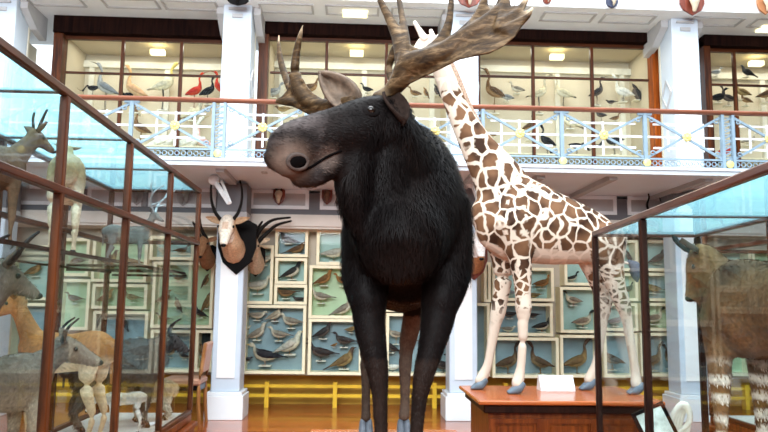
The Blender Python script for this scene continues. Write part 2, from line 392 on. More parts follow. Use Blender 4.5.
for k in range(-3, 9):
    x0 = CX[1] + (k - 1) * dx; x1 = x0 + dx
    if x1 < -4.7 or x0 > 6.2: continue
    wide_l = (k - 1) % 3 == 0; wide_r = k % 3 == 0
    a0 = x0 + (.085 if wide_l else .03); a1 = x1 - (.085 if wide_r else .03)
    xm = (x0 + x1) / 2; z0 = 3.30; z1 = ZR - .06; zm = (z0 + z1) / 2
    t = thing('railing_panel', 'blue railing panel, ' + ['far left, seen through the top of the left glass case', 'second from the left, above the sloping glass case rail', 'third from left, above the far end of the left glass case', 'left of the left wide pillar', 'right of the left wide pillar, left of the moose muzzle', 'behind the moose brow and far antler', 'left of the middle wide pillar, behind the moose ear and giraffe neck',
   'right of the middle wide pillar, above the giraffe withers', 'above the giraffe rump, between two thin posts', 'left of the right wide pillar, crossing the right column', 'right of the right wide pillar', 'at the far right edge'][min(idx, 11)], 'railing', (xm, YR, 3.16), 'railing panels of the gallery')
    idx += 1
    br = BM()
    bar(br, (a0, YR, z1), (a1, YR, z0), .02, .028); bar(br, (a0, YR + .012, z0), (a1, YR + .012, z1), .02, .028)
    cb = obj('cross_brace', br, railblue, t)
    g = BM()
    for xx in (xm - .22, xm, xm + .22): bar(g, (xx, YR + .02, z0 + (.08 if xx != xm else .02)), (xx, YR + .02, z1 - .08), .022, .014)
    for zz in (z0 + .12, zm, z1 - .1): bar(g, (a0 + .08 if zz != zm else a0, YR + .022, zz), (a1 - .08 if zz != zm else a1, YR + .022, zz), .014, .022)
    obj('lattice', g, railwhite, t)
    r = BM()
    for q in range(8):
        a = q / 8 * 2 * math.pi; ball(r, (xm + .038 * math.cos(a), YR - .02, zm + .038 * math.sin(a)), .022, .015, .022, seg=8)
    ball(r, (xm, YR - .03, zm), .026, .02, .026, seg=10)
    obj('rosette', r, gold, cb, smooth=True)
    for sx_, xx in ((1, a0 + .05), (-1, a1 - .05)):
        for sz_, zz in ((1, z0 + .05), (-1, z1 - .05)):
            c = BM(); scroll(c, (xx, YR - .01, zz), sx_, sz_, .035); obj('scroll', c, railblue, t, smooth=True)
    bt = BM(); box(bt, x0, x1, YR - .012, YR + .012, 3.27, 3.29); box(bt, x0, x1, YR - .012, YR + .012, 3.17, 3.185)
    n = 14
    for q in range(n):
        xx = x0 + (q + .5) * dx / n; tube(bt, [V((xx + .028 * math.cos(a), YR, 3.228 + .03 * math.sin(a))) for a in [i * math.pi / 3 for i in range(7)]], .007, seg=5, sub=1)
    obj('bottom_band', bt, railblue, t)
    # post on the right end
    pb = BM()
    if wide_r:
        for xx in (x1 - .065, x1 + .065): box(pb, xx - .018, xx + .018, YR - .03, YR + .03, 3.17, ZR - .03)
        for q in range(9):
            zz = 3.2 + q * .07; bar(pb, (x1 - .05, YR, zz), (x1 + .05, YR, zz + .045), .012, .018); bar(pb, (x1 - .05, YR, zz + .05), (x1 + .05, YR, zz + .05), .012, .012)
        po = obj('wide_lattice_post', pb, railblue, t)
    else:
        box(pb, x1 - .022, x1 + .022, YR - .02, YR + .02, 3.17, ZR - .03); box(pb, x1 - .09, x1 + .09, YR - .015, YR + .015, ZR - .055, ZR - .03)
        po = obj('post', pb, railblue, t)
    rb = BM(); ball(rb, (x1, YR - .035, 3.225), .05, .02, .045, seg=10)
    obj('foot_boss', rb, gold, po, smooth=True)

# glazed gallery cases
def gallery_case(x0, x1, muntins, label, jl=.1, jr=.1, top=39, mid=74, xr=120):
    z0 = 3.19; z1 = P(xr, top, Y=YG).z
    t = thing('gallery_case', label, 'display case', ((x0 + x1) / 2, YG + .3, z0), 'tall glazed bird cases along the gallery')
    yb = YG + .75
    for p0, p1 in ((x0 - jl, x0), (x1, x1 + jr)): obj('jamb', bx(p0, p1, YG - .12, YG + .06, z0, z1 + .1), jambw if p1 - p0 > .15 else redwood, t)
    obj('lintel', bx(x0 - jl, x1 + jr, YG - .16, YG + .06, z1 + .02, ZS), blackw, t)
    obj('head_rail', bx(x0, x1, YG - .03, YG + .03, z1 - .03, z1 + .02), redwoodX, t)
    zm = P(xr, mid, Y=YG).z
    for m in muntins: obj('glazing_bar', bx(m - .022, m + .022, YG - .03, YG + .02, z0, z1 - .03), redwood, t)
    xs = [x0] + list(muntins) + [x1]
    for a, c in zip(xs, xs[1:]):
        obj('crossbar', bx(a + .022, c - .022, YG - .025, YG + .015, zm - .014, zm + .014), redwoodX, t)
        obj('glass_pane', bx(a + .01, c - .01, YG - .003, YG + .003, z0, z1 - .03), G, t)
    b = BM(); box(b, x0 - .05, x1 + .05, yb, yb + .04, z0, z1 + .1); box(b, x0 - .05, x0, YG + .06, yb, z0, z1 + .1); box(b, x1, x1 + .05, YG + .06, yb, z0, z1 + .1)
    box(b, x0, x1, YG + .06, yb, z1 + .02, z1 + .05)
    obj('lining', b, creamback, t)
    b = BM()
    for a in (x0 + .12, (x0 + x1) / 2 + .1, x1 - .14): box(b, a - .04, a + .04, yb - .06, yb, z0, z1 - .12)
    box(b, x0, x1, yb - .08, yb, z1 - .2, z1 - .1)
    obj('inner_pilaster', b, mat('pale_moulding', (0.70, 0.66, 0.54), .6) if 'pale_moulding' not in MATS else MATS['pale_moulding'], t)
    zs = z0 + .52
    b = BM(); box(b, x0, x1, YG + .12, yb - .01, zs - .02, zs); obj('shelf', b, mat('cream_shelf', (0.72, 0.64, 0.44), .6) if 'cream_shelf' not in MATS else MATS['cream_shelf'], t)
    xl = (xs[len(xs) // 2 - 1] + xs[len(xs) // 2]) / 2 if len(xs) > 2 else (x0 + x1) / 2
    obj('lamp', bx(xl - .1, xl + .1, YG + .2, YG + .3, z1 - .13, z1 - .06), lampm, t)
    l = bpy.data.lights.new('case_light', 'AREA'); l.shape = 'RECTANGLE'; l.size = (x1 - x0) * .8; l.size_y = .25; l.energy = 7; l.color = (1, .91, .74)
    o = bpy.data.objects.new('case_light', l); COL.objects.link(o); o.location = ((x0 + x1) / 2, YG + .3, z1 - .0)
    return t, zs
def gx(px): return P(px, 90, Y=YG).x
gallery_case(gx(-60), gx(4), [gx(-30)], 'glazed bird case at the far left edge of the gallery behind the first column')
gallery_case(gx(63), gx(228), [gx(121), gx(180)], 'glazed gallery bird case holding red ibises, left of the left column', jl=.13)
gallery_case(gx(268), gx(447), [gx(326), gx(386)], 'glazed gallery bird case directly behind the moose antlers', jl=.14, xr=320, top=40)
gallery_case(gx(479), gx(650), [gx(533), gx(592)], 'glazed gallery bird case with two pale cranes, above the giraffe back', jr=.37, xr=560, top=45, mid=78.3)
gallery_case(gx(708), gx(860), [gx(735), gx(800)], 'glazed gallery case with dark stuffed animals at the far right', jl=.1, xr=735, top=51, mid=85.4)

# yellow barrier rail along the dado
t = thing('bench_rail', 'low yellow two-bar wooden rail running under the bird cases', 'rail', (1, 10.4, 0))
for z in (.30, .165):
    obj('rail', bx(-5.5, 6.5, 10.36, 10.41, z - .022, z + .022), yellow, t)
for px in (40, 105, 172, 267, 335, 434, 505, 570, 640, 745):
    x = P(px, 395, Y=10.4).x; obj('post', bx(x - .03, x + .03, 10.33, 10.44, 0, .36), yellow, t)
# ------------------------------------------------------------------ birds
SCH = {  # head, back, belly, wing, tail, beak, leg
 'gull': ((.62, .55, .42), (.36, .30, .22), (.72, .64, .48), (.20, .17, .13), (.10, .08, .07), (.5, .35, .12), (.45, .3, .12)),
 'palegull': ((.70, .66, .50), (.52, .50, .40), (.74, .70, .52), (.42, .41, .34), (.30, .28, .22), (.6, .4, .12), (.5, .35, .2)),
 'hooded': ((.04, .03, .03), (.50, .42, .30), (.70, .62, .45), (.32, .26, .18), (.07, .06, .05), (.3, .08, .04), (.4, .1, .05)),
 'blackback': ((.60, .52, .38), (.03, .03, .035), (.66, .58, .42), (.022, .022, .026), (.03, .03, .03), (.7, .5, .1), (.6, .42, .3)),
 'brown': ((.20, .11, .05), (.17, .09, .04), (.34, .20, .09), (.10, .055, .03), (.05, .03, .02), (.1, .08, .06), (.3, .2, .1)),
 'rufous': ((.34, .16, .05), (.26, .12, .04), (.42, .22, .08), (.15, .075, .03), (.06, .04, .03), (.1, .08, .06), (.3, .2, .1)),
 'gold': ((.10, .06, .04), (.28, .18, .07), (.42, .30, .13), (.16, .10, .045), (.07, .04, .03), (.1, .08, .06), (.3, .2, .1)),
 'dark': ((.05, .04, .04), (.06, .05, .045), (.14, .11, .09), (.03, .026, .026), (.02, .02, .02), (.08, .07, .06), (.12, .09, .07)),
 'black': ((.012, .012, .014), (.015, .015, .018), (.03, .03, .03), (.010, .010, .012), (.01, .01, .01), (.05, .04, .03), (.06, .05, .04)),
 'pied': ((.02, .02, .02), (.03, .03, .03), (.75, .68, .52), (.04, .035, .03), (.02, .02, .02), (.5, .12, .05), (.5, .2, .08)),
 'shel': ((.02, .03, .025), (.62, .55, .40), (.75, .66, .48), (.10, .03, .012), (.02, .02, .02), (.5, .08, .04), (.5, .25, .2)),
 'goose': ((.06, .04, .03), (.16, .10, .055), (.26, .19, .10), (.09, .06, .035), (.035, .025, .02), (.08, .05, .03), (.35, .2, .08)),
 'white': ((.80, .78, .66), (.82, .80, .70), (.84, .82, .72), (.78, .76, .66), (.76, .74, .62), (.5, .4, .2), (.10, .09, .08)),
 'crane': ((.55, .50, .36), (.72, .62, .40), (.80, .72, .52), (.66, .58, .38), (.10, .08, .06), (.2, .15, .1), (.12, .10, .08)),
 'stork': ((.70, .56, .16), (.78, .70, .46), (.80, .72, .48), (.72, .66, .48), (.5, .46, .36), (.10, .08, .06), (.05, .05, .05)),
 'spoon': ((.70, .42, .20), (.74, .46, .24), (.78, .52, .28), (.68, .38, .20), (.62, .34, .18), (.3, .2, .1), (.3, .12, .08)),
 'red': ((.62, .05, .02), (.58, .035, .02), (.64, .07, .03), (.48, .025, .015), (.06, .01, .01), (.25, .08, .05), (.35, .08, .06)),
 'grey': ((.28, .29, .28), (.30, .31, .30), (.46, .46, .42), (.18, .19, .20), (.08, .08, .09), (.2, .16, .1), (.2, .16, .12)),
 'pink': ((.75, .45, .40), (.76, .48, .42), (.80, .55, .48), (.70, .36, .32), (.6, .3, .28), (.1, .08, .08), (.5, .25, .2)),
}
KIND = {  # neck length, leg length, beak length, beak curve, body tilt, tail length
 'gull': (.14, .14, .13, 0, 8, .34), 'dive': (.10, .12, .10, 0, 28, .42), 'swallow': (.05, .05, .06, 0, 20, .55), 'flat': (.08, .10, .08, 0, -4, .34),
 'duck': (.22, .10, .12, 0, 12, .16), 'goose': (.42, .24, .09, 0, 20, .20), 'wader': (.50, .62, .26, .05, 28, .14), 'ibis': (.40, .50, .38, .22, 30, .12),
 'crane': (.46, .70, .18, 0, 22, .26), 'stand': (.06, .12, .10, 0, 62, .24), 'ball': (.02, .16, .10, 0, 15, .06), 'bend': (.34, .48, .34, -.25, -6, .15), 'curlew': (.2, .34, .40, .14, 6, .14)}
PROTO = {}
stemm = mat('perch_white_label', (.80, .76, .62), .5, var=.05)
def bird_proto(kind, sch, sgn):
    key = (kind, sch, sgn)
    if key in PROTO: return PROTO[key]
    nk, lg, bl, bc, tilt, tl = KIND[kind]; c = SCH[sch]
    Rm = Matrix.Rotation(-rad(tilt), 4, 'Y')
    T = Matrix.Diagonal((sgn, 1, 1, 1)) @ Rm
    b = BM()
    tail = -.30 - tl
    hx = .34 + nk * .55; hz = .10 + nk * .95
    if kind == 'bend': hx, hz = .34 + nk * .9, -.12
    if kind == 'stand': hx, hz = .40, .06
    st = [((tail, 0, .03), .018, .075), ((-.36, 0, .03), .035, .07), ((-.22, 0, 0), .11, .10), ((0, 0, -.01), .165, .14), ((.18, 0, .02), .15, .13),
          ((.27, 0, .08), .095, .085)]
    if nk > .12:
        st += [((.31 + nk * .12, 0, .10 + nk * .3), .05, .045), ((.31 + nk * .2, 0, .10 + nk * .65) if kind != 'bend' else (.34 + nk * .5, 0, .06), .038, .036)]
    st += [((hx, 0, hz), .065, .055), ((hx + .06, 0, hz), .045, .035)]
    loft(b, st, seg=10, sub=2)
    bmesh.ops.transform(b, matrix=T, verts=b.verts[:])
    bmesh.ops.recalc_face_normals(b, faces=b.faces[:])
    me = bpy.data.meshes.new('body'); b.to_mesh(me); b.free()
    inv = T.inverted(); nb = noise.noise
    def fn(p, n):
        q = inv @ p
        col = mixc(c[2], c[1], sstep(-.02, .06, q.z + .03 * nb(q * 14)))
        if q.x < -.32: col = c[4]
        if q.x > .2: col = mixc(col, c[0], sstep(.24, .33, q.x) if nk < .2 else sstep(.12, .3, q.z))
        return col
    paint(me, fn); me.materials.append(featherm)
    w = BM()
    for s in (-1, 1):
        loft(w, [((.20, s * .115, .03), .05, .02), ((.05, s * .145, .035), .10, .025), ((-.2, s * .115, .03), .085, .022), ((-.42 - tl * .2, s * .05, .03), .02, .012)], seg=8, sub=2)
    bmesh.ops.transform(w, matrix=T, verts=w.verts[:]); bmesh.ops.recalc_face_normals(w, faces=w.faces[:])
    mw = bpy.data.meshes.new('wings'); w.to_mesh(mw); w.free()
    paint(mw, lambda p, n: mixc(c[3], c[1], .35 + .35 * nb(p * 22))); mw.materials.append(featherm)
    k = BM(); pts = []; rr = []
    for i in range(4):
        t = i / 3; pts.append((hx + .07 + bl * t, 0, hz - .01 - bc * t * t)); rr.append(.022 * (1 - t) + .003)
    tube(k, pts, rr, seg=6, sub=1); bmesh.ops.transform(k, matrix=T, verts=k.verts[:]); bmesh.ops.recalc_face_normals(k, faces=k.faces[:])
    mk = bpy.data.meshes.new('beak'); k.to_mesh(mk); k.free(); paint(mk, lambda p, n: c[5]); mk.materials.append(coatm)
    foot = -.15 - lg
    l = BM()
    for s in (-1, 1):
        tube(l, [(-.03 * sgn, s * .04, -.1), (0, s * .05, -.12 - lg * .45), (-.02 * sgn, s * .05, foot)], [.022, .012, .010], seg=6, sub=1)
        bar(l, (-.03 * sgn, s * .05, foot + .006), (.07 * sgn, s * .055, foot + .006), .05, .012)
    bmesh.ops.recalc_face_normals(l, faces=l.faces[:])
    ml = bpy.data.meshes.new('legs'); l.to_mesh(ml); l.free(); paint(ml, lambda p, n: c[6]); ml.materials.append(coatm)
    e = BM()
    for s in (-1, 1): ball(e, T @ V((hx + .03, s * .045, hz + .02)), .012, seg=6)
    mee = bpy.data.meshes.new('eyes'); e.to_mesh(mee); e.free(); mee.materials.append(blackm)
    p = bx(-.17, .17, -.06, .30, foot - .03, foot)
    mp_ = bpy.data.meshes.new('perch'); p.to_mesh(mp_); p.free(); mp_.materials.append(stemm)
    for m_ in (me, mw, mk, ml): m_.polygons.foreach_set('use_smooth', [True] * len(m_.polygons))
    PROTO[key] = (foot, [('body', me), ('wings', mw), ('beak', mk), ('legs', ml), ('eyes', mee), ('perch', mp_)])
    return PROTO[key]
SEEN = {}
def bird(px, py, L, kind, sch, face, Y, label, cat_='bird', group=None, foot_z=None):
    """a mounted bird whose body shows at px,py in depth Y; L is its size in photo pixels"""
    foot, parts = bird_proto(kind, sch, 1 if face == 'r' else -1)
    s = L * Y / FPX / 1.02
    o = bpy.data.objects.new({'duck': 'duck', 'goose': 'goose', 'gull': 'gull', 'ibis': 'ibis', 'crane': 'crane'}.get(kind, 'stuffed_bird'), None)
    COL.objects.link(o); c = P(px, py, Y=Y)
    ROOTS[o.name] = c; o.location = c; o.scale = (s, s, s); o.empty_display_size = .1
    if label in SEEN: print('DUP LABEL', label)
    SEEN[label] = 1
    o['label'] = label; o['category'] = cat_
    if group: o['group'] = group
    bd = None
    for n, m in parts:
        ch = bpy.data.objects.new(n, m); COL.objects.link(ch); ch.parent = bd if n in ('beak', 'eyes') else o
        bd = bd or ch
    return o

def wcase(x0, x1, y0, y1, back, label, dep=.24, shelf=(), Yf=10.2):
    a = P(x0, (y0 + y1) / 2, Y=Yf).x; b_ = P(x1, (y0 + y1) / 2, Y=Yf).x; xm = (x0 + x1) / 2
    z1 = P(xm, y0, Y=Yf).z; z0 = P(xm, y1, Y=Yf).z
    t = thing('bird_case', label, 'bird case', ((a + b_) / 2, YW, z0), 'framed bird cases on the back wall')
    f = .042; b = BM()
    box(b, a, b_, Yf, YW, z0, z0 + f); box(b, a, b_, Yf, YW, z1 - f, z1); box(b, a, a + f, Yf, YW, z0 + f, z1 - f); box(b, b_ - f, b_, Yf, YW, z0 + f, z1 - f)
    obj('frame', b, cream, t)
    obj('lining', bx(a + f, b_ - f, YW - .02, YW - .001, z0 + f, z1 - f), back, t)
    for s in shelf:
        zs = P(xm, s, Y=Yf).z; obj('shelf', bx(a + f, b_ - f, Yf + .06, YW - .02, zs - .008, zs + .008), cream, t)
    obj('glass_pane', bx(a + f, b_ - f, Yf + .01, Yf + .014, z0 + f, z1 - f), G, t)
YB = 10.285
CASES = [
 ((245, 273, 245, 304), tealback, 'tall narrow bird case with two pale gulls, right of the long-horned antelope mount', 'in the tall narrow case right of the antelope mount',
  [(264, 259, 17, 'gull', 'palegull', 'r', 'upper pale gull'), (258, 285, 25, 'gull', 'palegull', 'r', 'lower larger pale gull')]),
 ((275, 308, 229, 257), blueback, 'small bird case with two dark swallow-like birds, top of its column of three', 'in the small case below the small skull shield',
  [(288, 239, 19, 'swallow', 'dark', 'l', 'upper dark swallow-like bird facing left'), (297, 249, 19, 'swallow', 'brown', 'r', 'lower brown swallow-like bird facing right')]),
 ((275, 307, 258, 284), tealback, 'small bird case with one white-bellied diving bird, middle of its column of three', 'in the middle small case of three',
  [(292, 272, 22, 'dive', 'pied', 'r', 'single dark-backed white-bellied bird pointing up right')]),
 ((274, 307, 284.5, 304.5), tealback, 'small bird case with a brown bird, just above the large gull case', 'just above the large gull case',
  [(286, 293, 18, 'flat', 'brown', 'l', 'brown bird with its head at left'), (299, 299, 12, 'flat', 'dark', 'l', 'smaller dark bird at lower right')]),
 ((243, 305.5, 305, 374), blueback, 'large bird case full of gulls, lowest one right of the left column', 'in the large gull case',
  [(257, 315, 17, 'flat', 'gull', 'r', 'brown-backed gull at top left'), (275, 315, 18, 'dive', 'hooded', 'r', 'black-headed gull in the middle of the top row'),
   (291, 321, 20, 'gull', 'gull', 'l', 'gull at top right facing left'), (257, 333, 21, 'dive', 'gull', 'r', 'gull at middle left pointing up right'),
   (279, 334, 19, 'gull', 'gull', 'l', 'gull in the centre facing left'), (290, 345, 28, 'dive', 'palegull', 'r', 'large pale brown gull at right pointing up right'),
   (265, 355, 29, 'gull', 'blackback', 'l', 'largest gull with black wings at lower left'), (247, 328, 8, 'ball', 'palegull', 'r', 'tiny pale bird at the left edge'), (247, 359, 10, 'flat', 'dark', 'r', 'small dark bird at the lower left edge')]),
 ((316.5, 350, 230, 265), tealback, 'upper bird case with a single pale bird beside the moose chest', 'in the upper case beside the moose chest',
  [(334, 253, 24, 'gull', 'palegull', 'r', 'single pale grey bird')]),
 ((309, 362, 265.5, 318.5), greenback, 'middle bird case of brown birds beside the moose chest, above the pigeon case', 'in the pale green case beside the moose',
  [(324, 279, 20, 'dive', 'rufous', 'r', 'orange-brown bird at top left pointing right'), (343, 280, 17, 'gull', 'rufous', 'l', 'orange-brown bird at top right facing left'),
   (321, 296, 20, 'gull', 'gull', 'l', 'pale-breasted bird at lower left'), (343, 309, 23, 'dive', 'gull', 'r', 'long-tailed pale brown bird at bottom right'), (352, 302, 10, 'ball', 'rufous', 'l', 'small round brown bird')]),
 ((308, 362, 319, 375), blueback, 'lowest bird case with six dark pigeon-like birds, left of the moose front leg', 'in the lowest case left of the moose',
  [(323, 332, 20, 'dive', 'dark', 'r', 'dark bird at top left pointing right'), (351, 329, 12, 'duck', 'gold', 'r', 'small pale brown bird at top right'),
   (344, 340, 20, 'gull', 'dark', 'l', 'dark bird in the middle facing left'), (334, 345, 7, 'ball', 'rufous', 'r', 'tiny round brown bird in the centre'),
   (321, 352, 24, 'gull', 'dark', 'l', 'large dark brown bird at lower left'), (344, 360, 26, 'dive', 'gold', 'r', 'large golden-brown bird at bottom right')]),
 ((364, 456, 266, 312), greenback, 'bird case mostly hidden behind the moose chest', 'in the case behind the moose chest',
  [(398, 305, 16, 'gull', 'white', 'l', 'white bird')]),
 ((386, 455.5, 313.5, 376), blueback, 'lowest bird case seen between the moose legs', 'in the case seen between the moose legs',
  [(396, 334, 17, 'curlew', 'gull', 'l', 'pale curlew-like bird with a long beak'), (391, 347, 17, 'dive', 'dark', 'l', 'dark brown bird at left'), (393, 367, 15, 'flat', 'white', 'l', 'white bird low down at left'),
   (445, 337, 15, 'flat', 'gull', 'l', 'pale bird at upper right'), (443, 365, 22, 'gull', 'dark', 'l', 'large dark bird at lower right'), (450, 354, 12, 'duck', 'dark', 'r', 'dark bird at the right edge'), (426, 340, 14, 'gull', 'gold', 'r', 'golden-brown bird behind the leg')]),
 ((459, 490, 303, 376), blueback, 'narrow dark-lined bird case between the middle column and the giraffe foreleg', '', []),
 ((484, 491, 262, 302), blueback, 'sliver of a bird case left of the giraffe foreleg', '', []),
 ((492.5, 554, 267.5, 301), tealback, 'upper duck case below the giraffe belly', 'in the upper duck case below the giraffe belly',
  [(542, 283, 18, 'duck', 'rufous', 'r', 'brown duck at the right facing right'), (534, 295, 13, 'flat', 'gold', 'l', 'pale brown duck low in the middle'), (510, 292, 12, 'duck', 'grey', 'l', 'greyish duck between the forelegs'), (500, 283, 12, 'duck', 'brown', 'l', 'brown duck behind the giraffe foreleg')]),
 ((492.5, 553, 303, 336), blueback, 'middle duck case behind the giraffe forelegs', 'in the middle duck case behind the giraffe forelegs',
  [(510, 314, 15, 'flat', 'dark', 'l', 'dark duck at top left'), (542, 326, 19, 'duck', 'pied', 'r', 'black and white duck at right'), (508, 329, 14, 'flat', 'gull', 'r', 'pale brown duck at lower left'), (533, 315, 12, 'flat', 'dark', 'l', 'small dark duck at top middle')]),
 ((492.5, 559, 337.5, 378), blueback, 'lowest goose case behind the giraffe forelegs with two geese', 'in the lowest case behind the giraffe forelegs',
  [(508, 362, 25, 'goose', 'goose', 'r', 'brown goose facing right'), (540, 362, 25, 'goose', 'goose', 'l', 'brown goose facing left')]),
 ((564.5, 597, 255, 285.5), tealback, 'small duck case tucked under the giraffe rump', 'in the small case tucked under the giraffe rump',
  [(572, 278, 13, 'duck', 'pied', 'r', 'small black and white duck')]),
 ((560.5, 601, 287, 333), tealback, 'middle case with two shelducks left of the glass case corner post', 'in the case left of the glass case corner post',
  [(573, 300, 18, 'duck', 'shel', 'l', 'upper shelduck facing left'), (583, 321, 21, 'duck', 'shel', 'r', 'lower shelduck facing right')]),
 ((560.5, 601, 335, 377.5), blueback, 'lowest case with a single brown goose left of the glass case corner post', 'in the lowest case left of the glass case corner post',
  [(577, 361, 27, 'goose', 'gold', 'r', 'single brown goose facing right')]),
 ((604, 638, 333, 377.5), blueback, 'lowest goose case seen through the right glass, left one', 'in the lowest case behind the giraffe hind legs',
  [(612, 359, 23, 'goose', 'goose', 'l', 'brown goose facing left')]),
 ((641, 681.5, 333, 376.5), blueback, 'lowest goose case left of the right column, seen through glass', 'in the lowest case left of the right column',
  [(653, 360, 22, 'goose', 'goose', 'r', 'brown goose facing right'), (672, 360, 19, 'goose', 'goose', 'l', 'brown goose facing left')]),
 ((604, 638, 303, 331), tealback, 'middle bird case behind the giraffe hind legs, seen through glass', 'in the middle case behind the giraffe hind legs',
  [(615, 321, 17, 'duck', 'grey', 'r', 'pale grey duck')]),
 ((641, 681.5, 303, 331), greenback, 'middle bird case with shelduck left of the right column', 'in the middle case left of the right column',
  [(654, 318, 21, 'duck', 'shel', 'r', 'shelduck facing right'), (673, 320, 13, 'duck', 'gold', 'l', 'small golden-brown duck')]),
 ((614, 638, 273, 301), tealback, 'small bird case below the giraffe tail tuft', 'in the small case below the giraffe tail tuft',
  [(627, 289, 14, 'duck', 'dark', 'r', 'dark duck')]),
 ((641, 681.5, 273, 301), blueback, 'third bird case up, left of the right column', 'in the third case up left of the right column',
  [(653, 288, 17, 'duck', 'gold', 'l', 'brown duck facing left'), (671, 289, 15, 'duck', 'brown', 'r', 'brown duck facing right')]),
 ((614, 638, 240, 271), tealback, 'small bird case directly behind the giraffe tail tuft', 'in the small case behind the giraffe tail tuft',
  [(629, 257, 12, 'stand', 'dark', 'l', 'dark upright bird')]),
 ((641, 681.5, 240, 271), tealback, 'topmost bird case left of the right column', 'in the topmost case left of the right column',
  [(658, 258, 18, 'dive', 'dark', 'r', 'dark bird pointing up right'), (673, 262, 11, 'ball', 'brown', 'l', 'small round brown bird')]),
 ((706, 752, 303, 376), greenback, 'tall bird case behind the okapi legs, right of the right column', 'in the tall case behind the okapi legs',
  [(728, 352, 22, 'goose', 'grey', 'l', 'grey goose'), (722, 325, 15, 'duck', 'gold', 'r', 'brown duck')]),
 ((706, 752, 250, 301), tealback, 'bird case hidden mostly behind the okapi body', '', []),
 ((755, 800, 250, 376), greenback, 'bird case at the far right edge behind the okapi', '', []),
 # left of the left column, seen through the left glass case
 ((152, 213, 262, 328), greenback, 'pale green bird case left of the left column, behind the glass case end', 'in the pale green case left of the left column',
  [(178, 277, 13, 'gull', 'rufous', 'l', 'small orange-brown bird'), (205.5, 281, 13, 'stand', 'brown', 'r', 'upright brown bird'), (207.5, 302, 19, 'stand', 'gold', 'r', 'larger upright golden bird'),
   (200, 313, 14, 'dive', 'dark', 'l', 'dark bird low down'), (178, 305, 14, 'stand', 'brown', 'l', 'brown upright bird behind the post'), (164, 298, 16, 'dive', 'rufous', 'r', 'orange-brown bird pointing up right'), (163, 318, 13, 'gull', 'gold', 'l', 'golden bird at bottom left')]),
 ((197, 213, 236, 260), tealback, 'small bird case behind the long-horned antelope mount, left of the left column', 'in the small case left of the long-horned antelope mount', [(204, 250, 11, 'gull', 'brown', 'r', 'small brown bird')]),
 ((150, 194, 236, 260), tealback, 'wide low bird case above the pale green case', 'in the wide low case above the pale green case', [(163, 250, 13, 'gull', 'palegull', 'l', 'pale bird'), (182, 250, 13, 'gull', 'brown', 'r', 'brown bird')]),
 ((195, 213, 330, 372), darkback, 'small black-lined bird case beside the chair', 'in the black-lined case beside the chair', [(203, 352, 14, 'stand', 'brown', 'l', 'brown upright bird')]),
 ((150, 192, 330, 372), blueback, 'blue-lined bird case behind the small fox, left of the chair', 'in the blue case left of the chair', [(168, 352, 18, 'duck', 'brown', 'r', 'brown duck'), (184, 356, 12, 'duck', 'pied', 'l', 'pied duck')]),
 ((92, 147, 311, 361), blueback, 'blue-lined bird case with two upright birds, behind the antelopes in the left glass case', 'in the blue case behind the calf and deer',
  [(99, 324, 18, 'stand', 'pied', 'r', 'upright dark-backed white-bellied bird at left'), (123, 322, 17, 'stand', 'dark', 'l', 'upright dark bird'), (137, 346, 14, 'duck', 'brown', 'l', 'brown duck')]),
 ((92, 147, 284, 309), greenback, 'low green-lined bird case seen through the left glass case, middle of a column', 'in the low green case seen through the left glass case',
  [(106, 297, 17, 'dive', 'rufous', 'r', 'orange-brown bird pointing up right'), (132, 297, 15, 'gull', 'gold', 'l', 'golden bird facing left')]),
 ((92, 147, 238, 282), greenback, 'upper green-lined bird case seen through the left glass case', 'in the upper green case seen through the left glass case',
  [(110, 259, 18, 'dive', 'gold', 'r', 'golden-brown bird pointing up right'), (134, 262, 16, 'gull', 'rufous', 'l', 'orange-brown bird facing left')]),
 ((56, 89, 238, 276), greenback, 'green-lined bird case left of the first inner post of the left glass case', 'in the upper green case near the left frame edge', [(76, 262, 16, 'gull', 'gold', 'r', 'golden bird')]),
 ((56, 89, 279, 330), greenback, 'green-lined bird case behind the horned calf head', 'in the green case behind the horned calf head', [(74, 298, 15, 'gull', 'brown', 'l', 'brown bird')]),
 ((8, 52, 245, 300), tealback, 'teal-lined bird case near the left edge of the photo', 'in the teal case near the left edge', [(34, 270, 18, 'dive', 'rufous', 'r', 'orange-brown bird')]),
 ((8, 52, 303, 372), blueback, 'blue-lined bird case at the lower left edge behind the grey antelope', 'in the blue case at the lower left edge', [(30, 340, 20, 'duck', 'gull', 'l', 'pale duck')]),
]
KN = {'dive': 'bird', 'duck': 'duck', 'goose': 'goose', 'gull': 'bird'}
for (x0, x1, y0, y1), back, lab, where, bl in CASES:
    wcase(x0, x1, y0, y1, back, lab)
    for (px, py, L, k, s, f, d) in bl:
        bird(px, py, L * 1.2, k, s, f, YB, d + ' ' + where, 'duck' if k == 'duck' else 'goose' if k == 'goose' else 'bird', 'mounted birds in the wall cases')
GB = 10.2
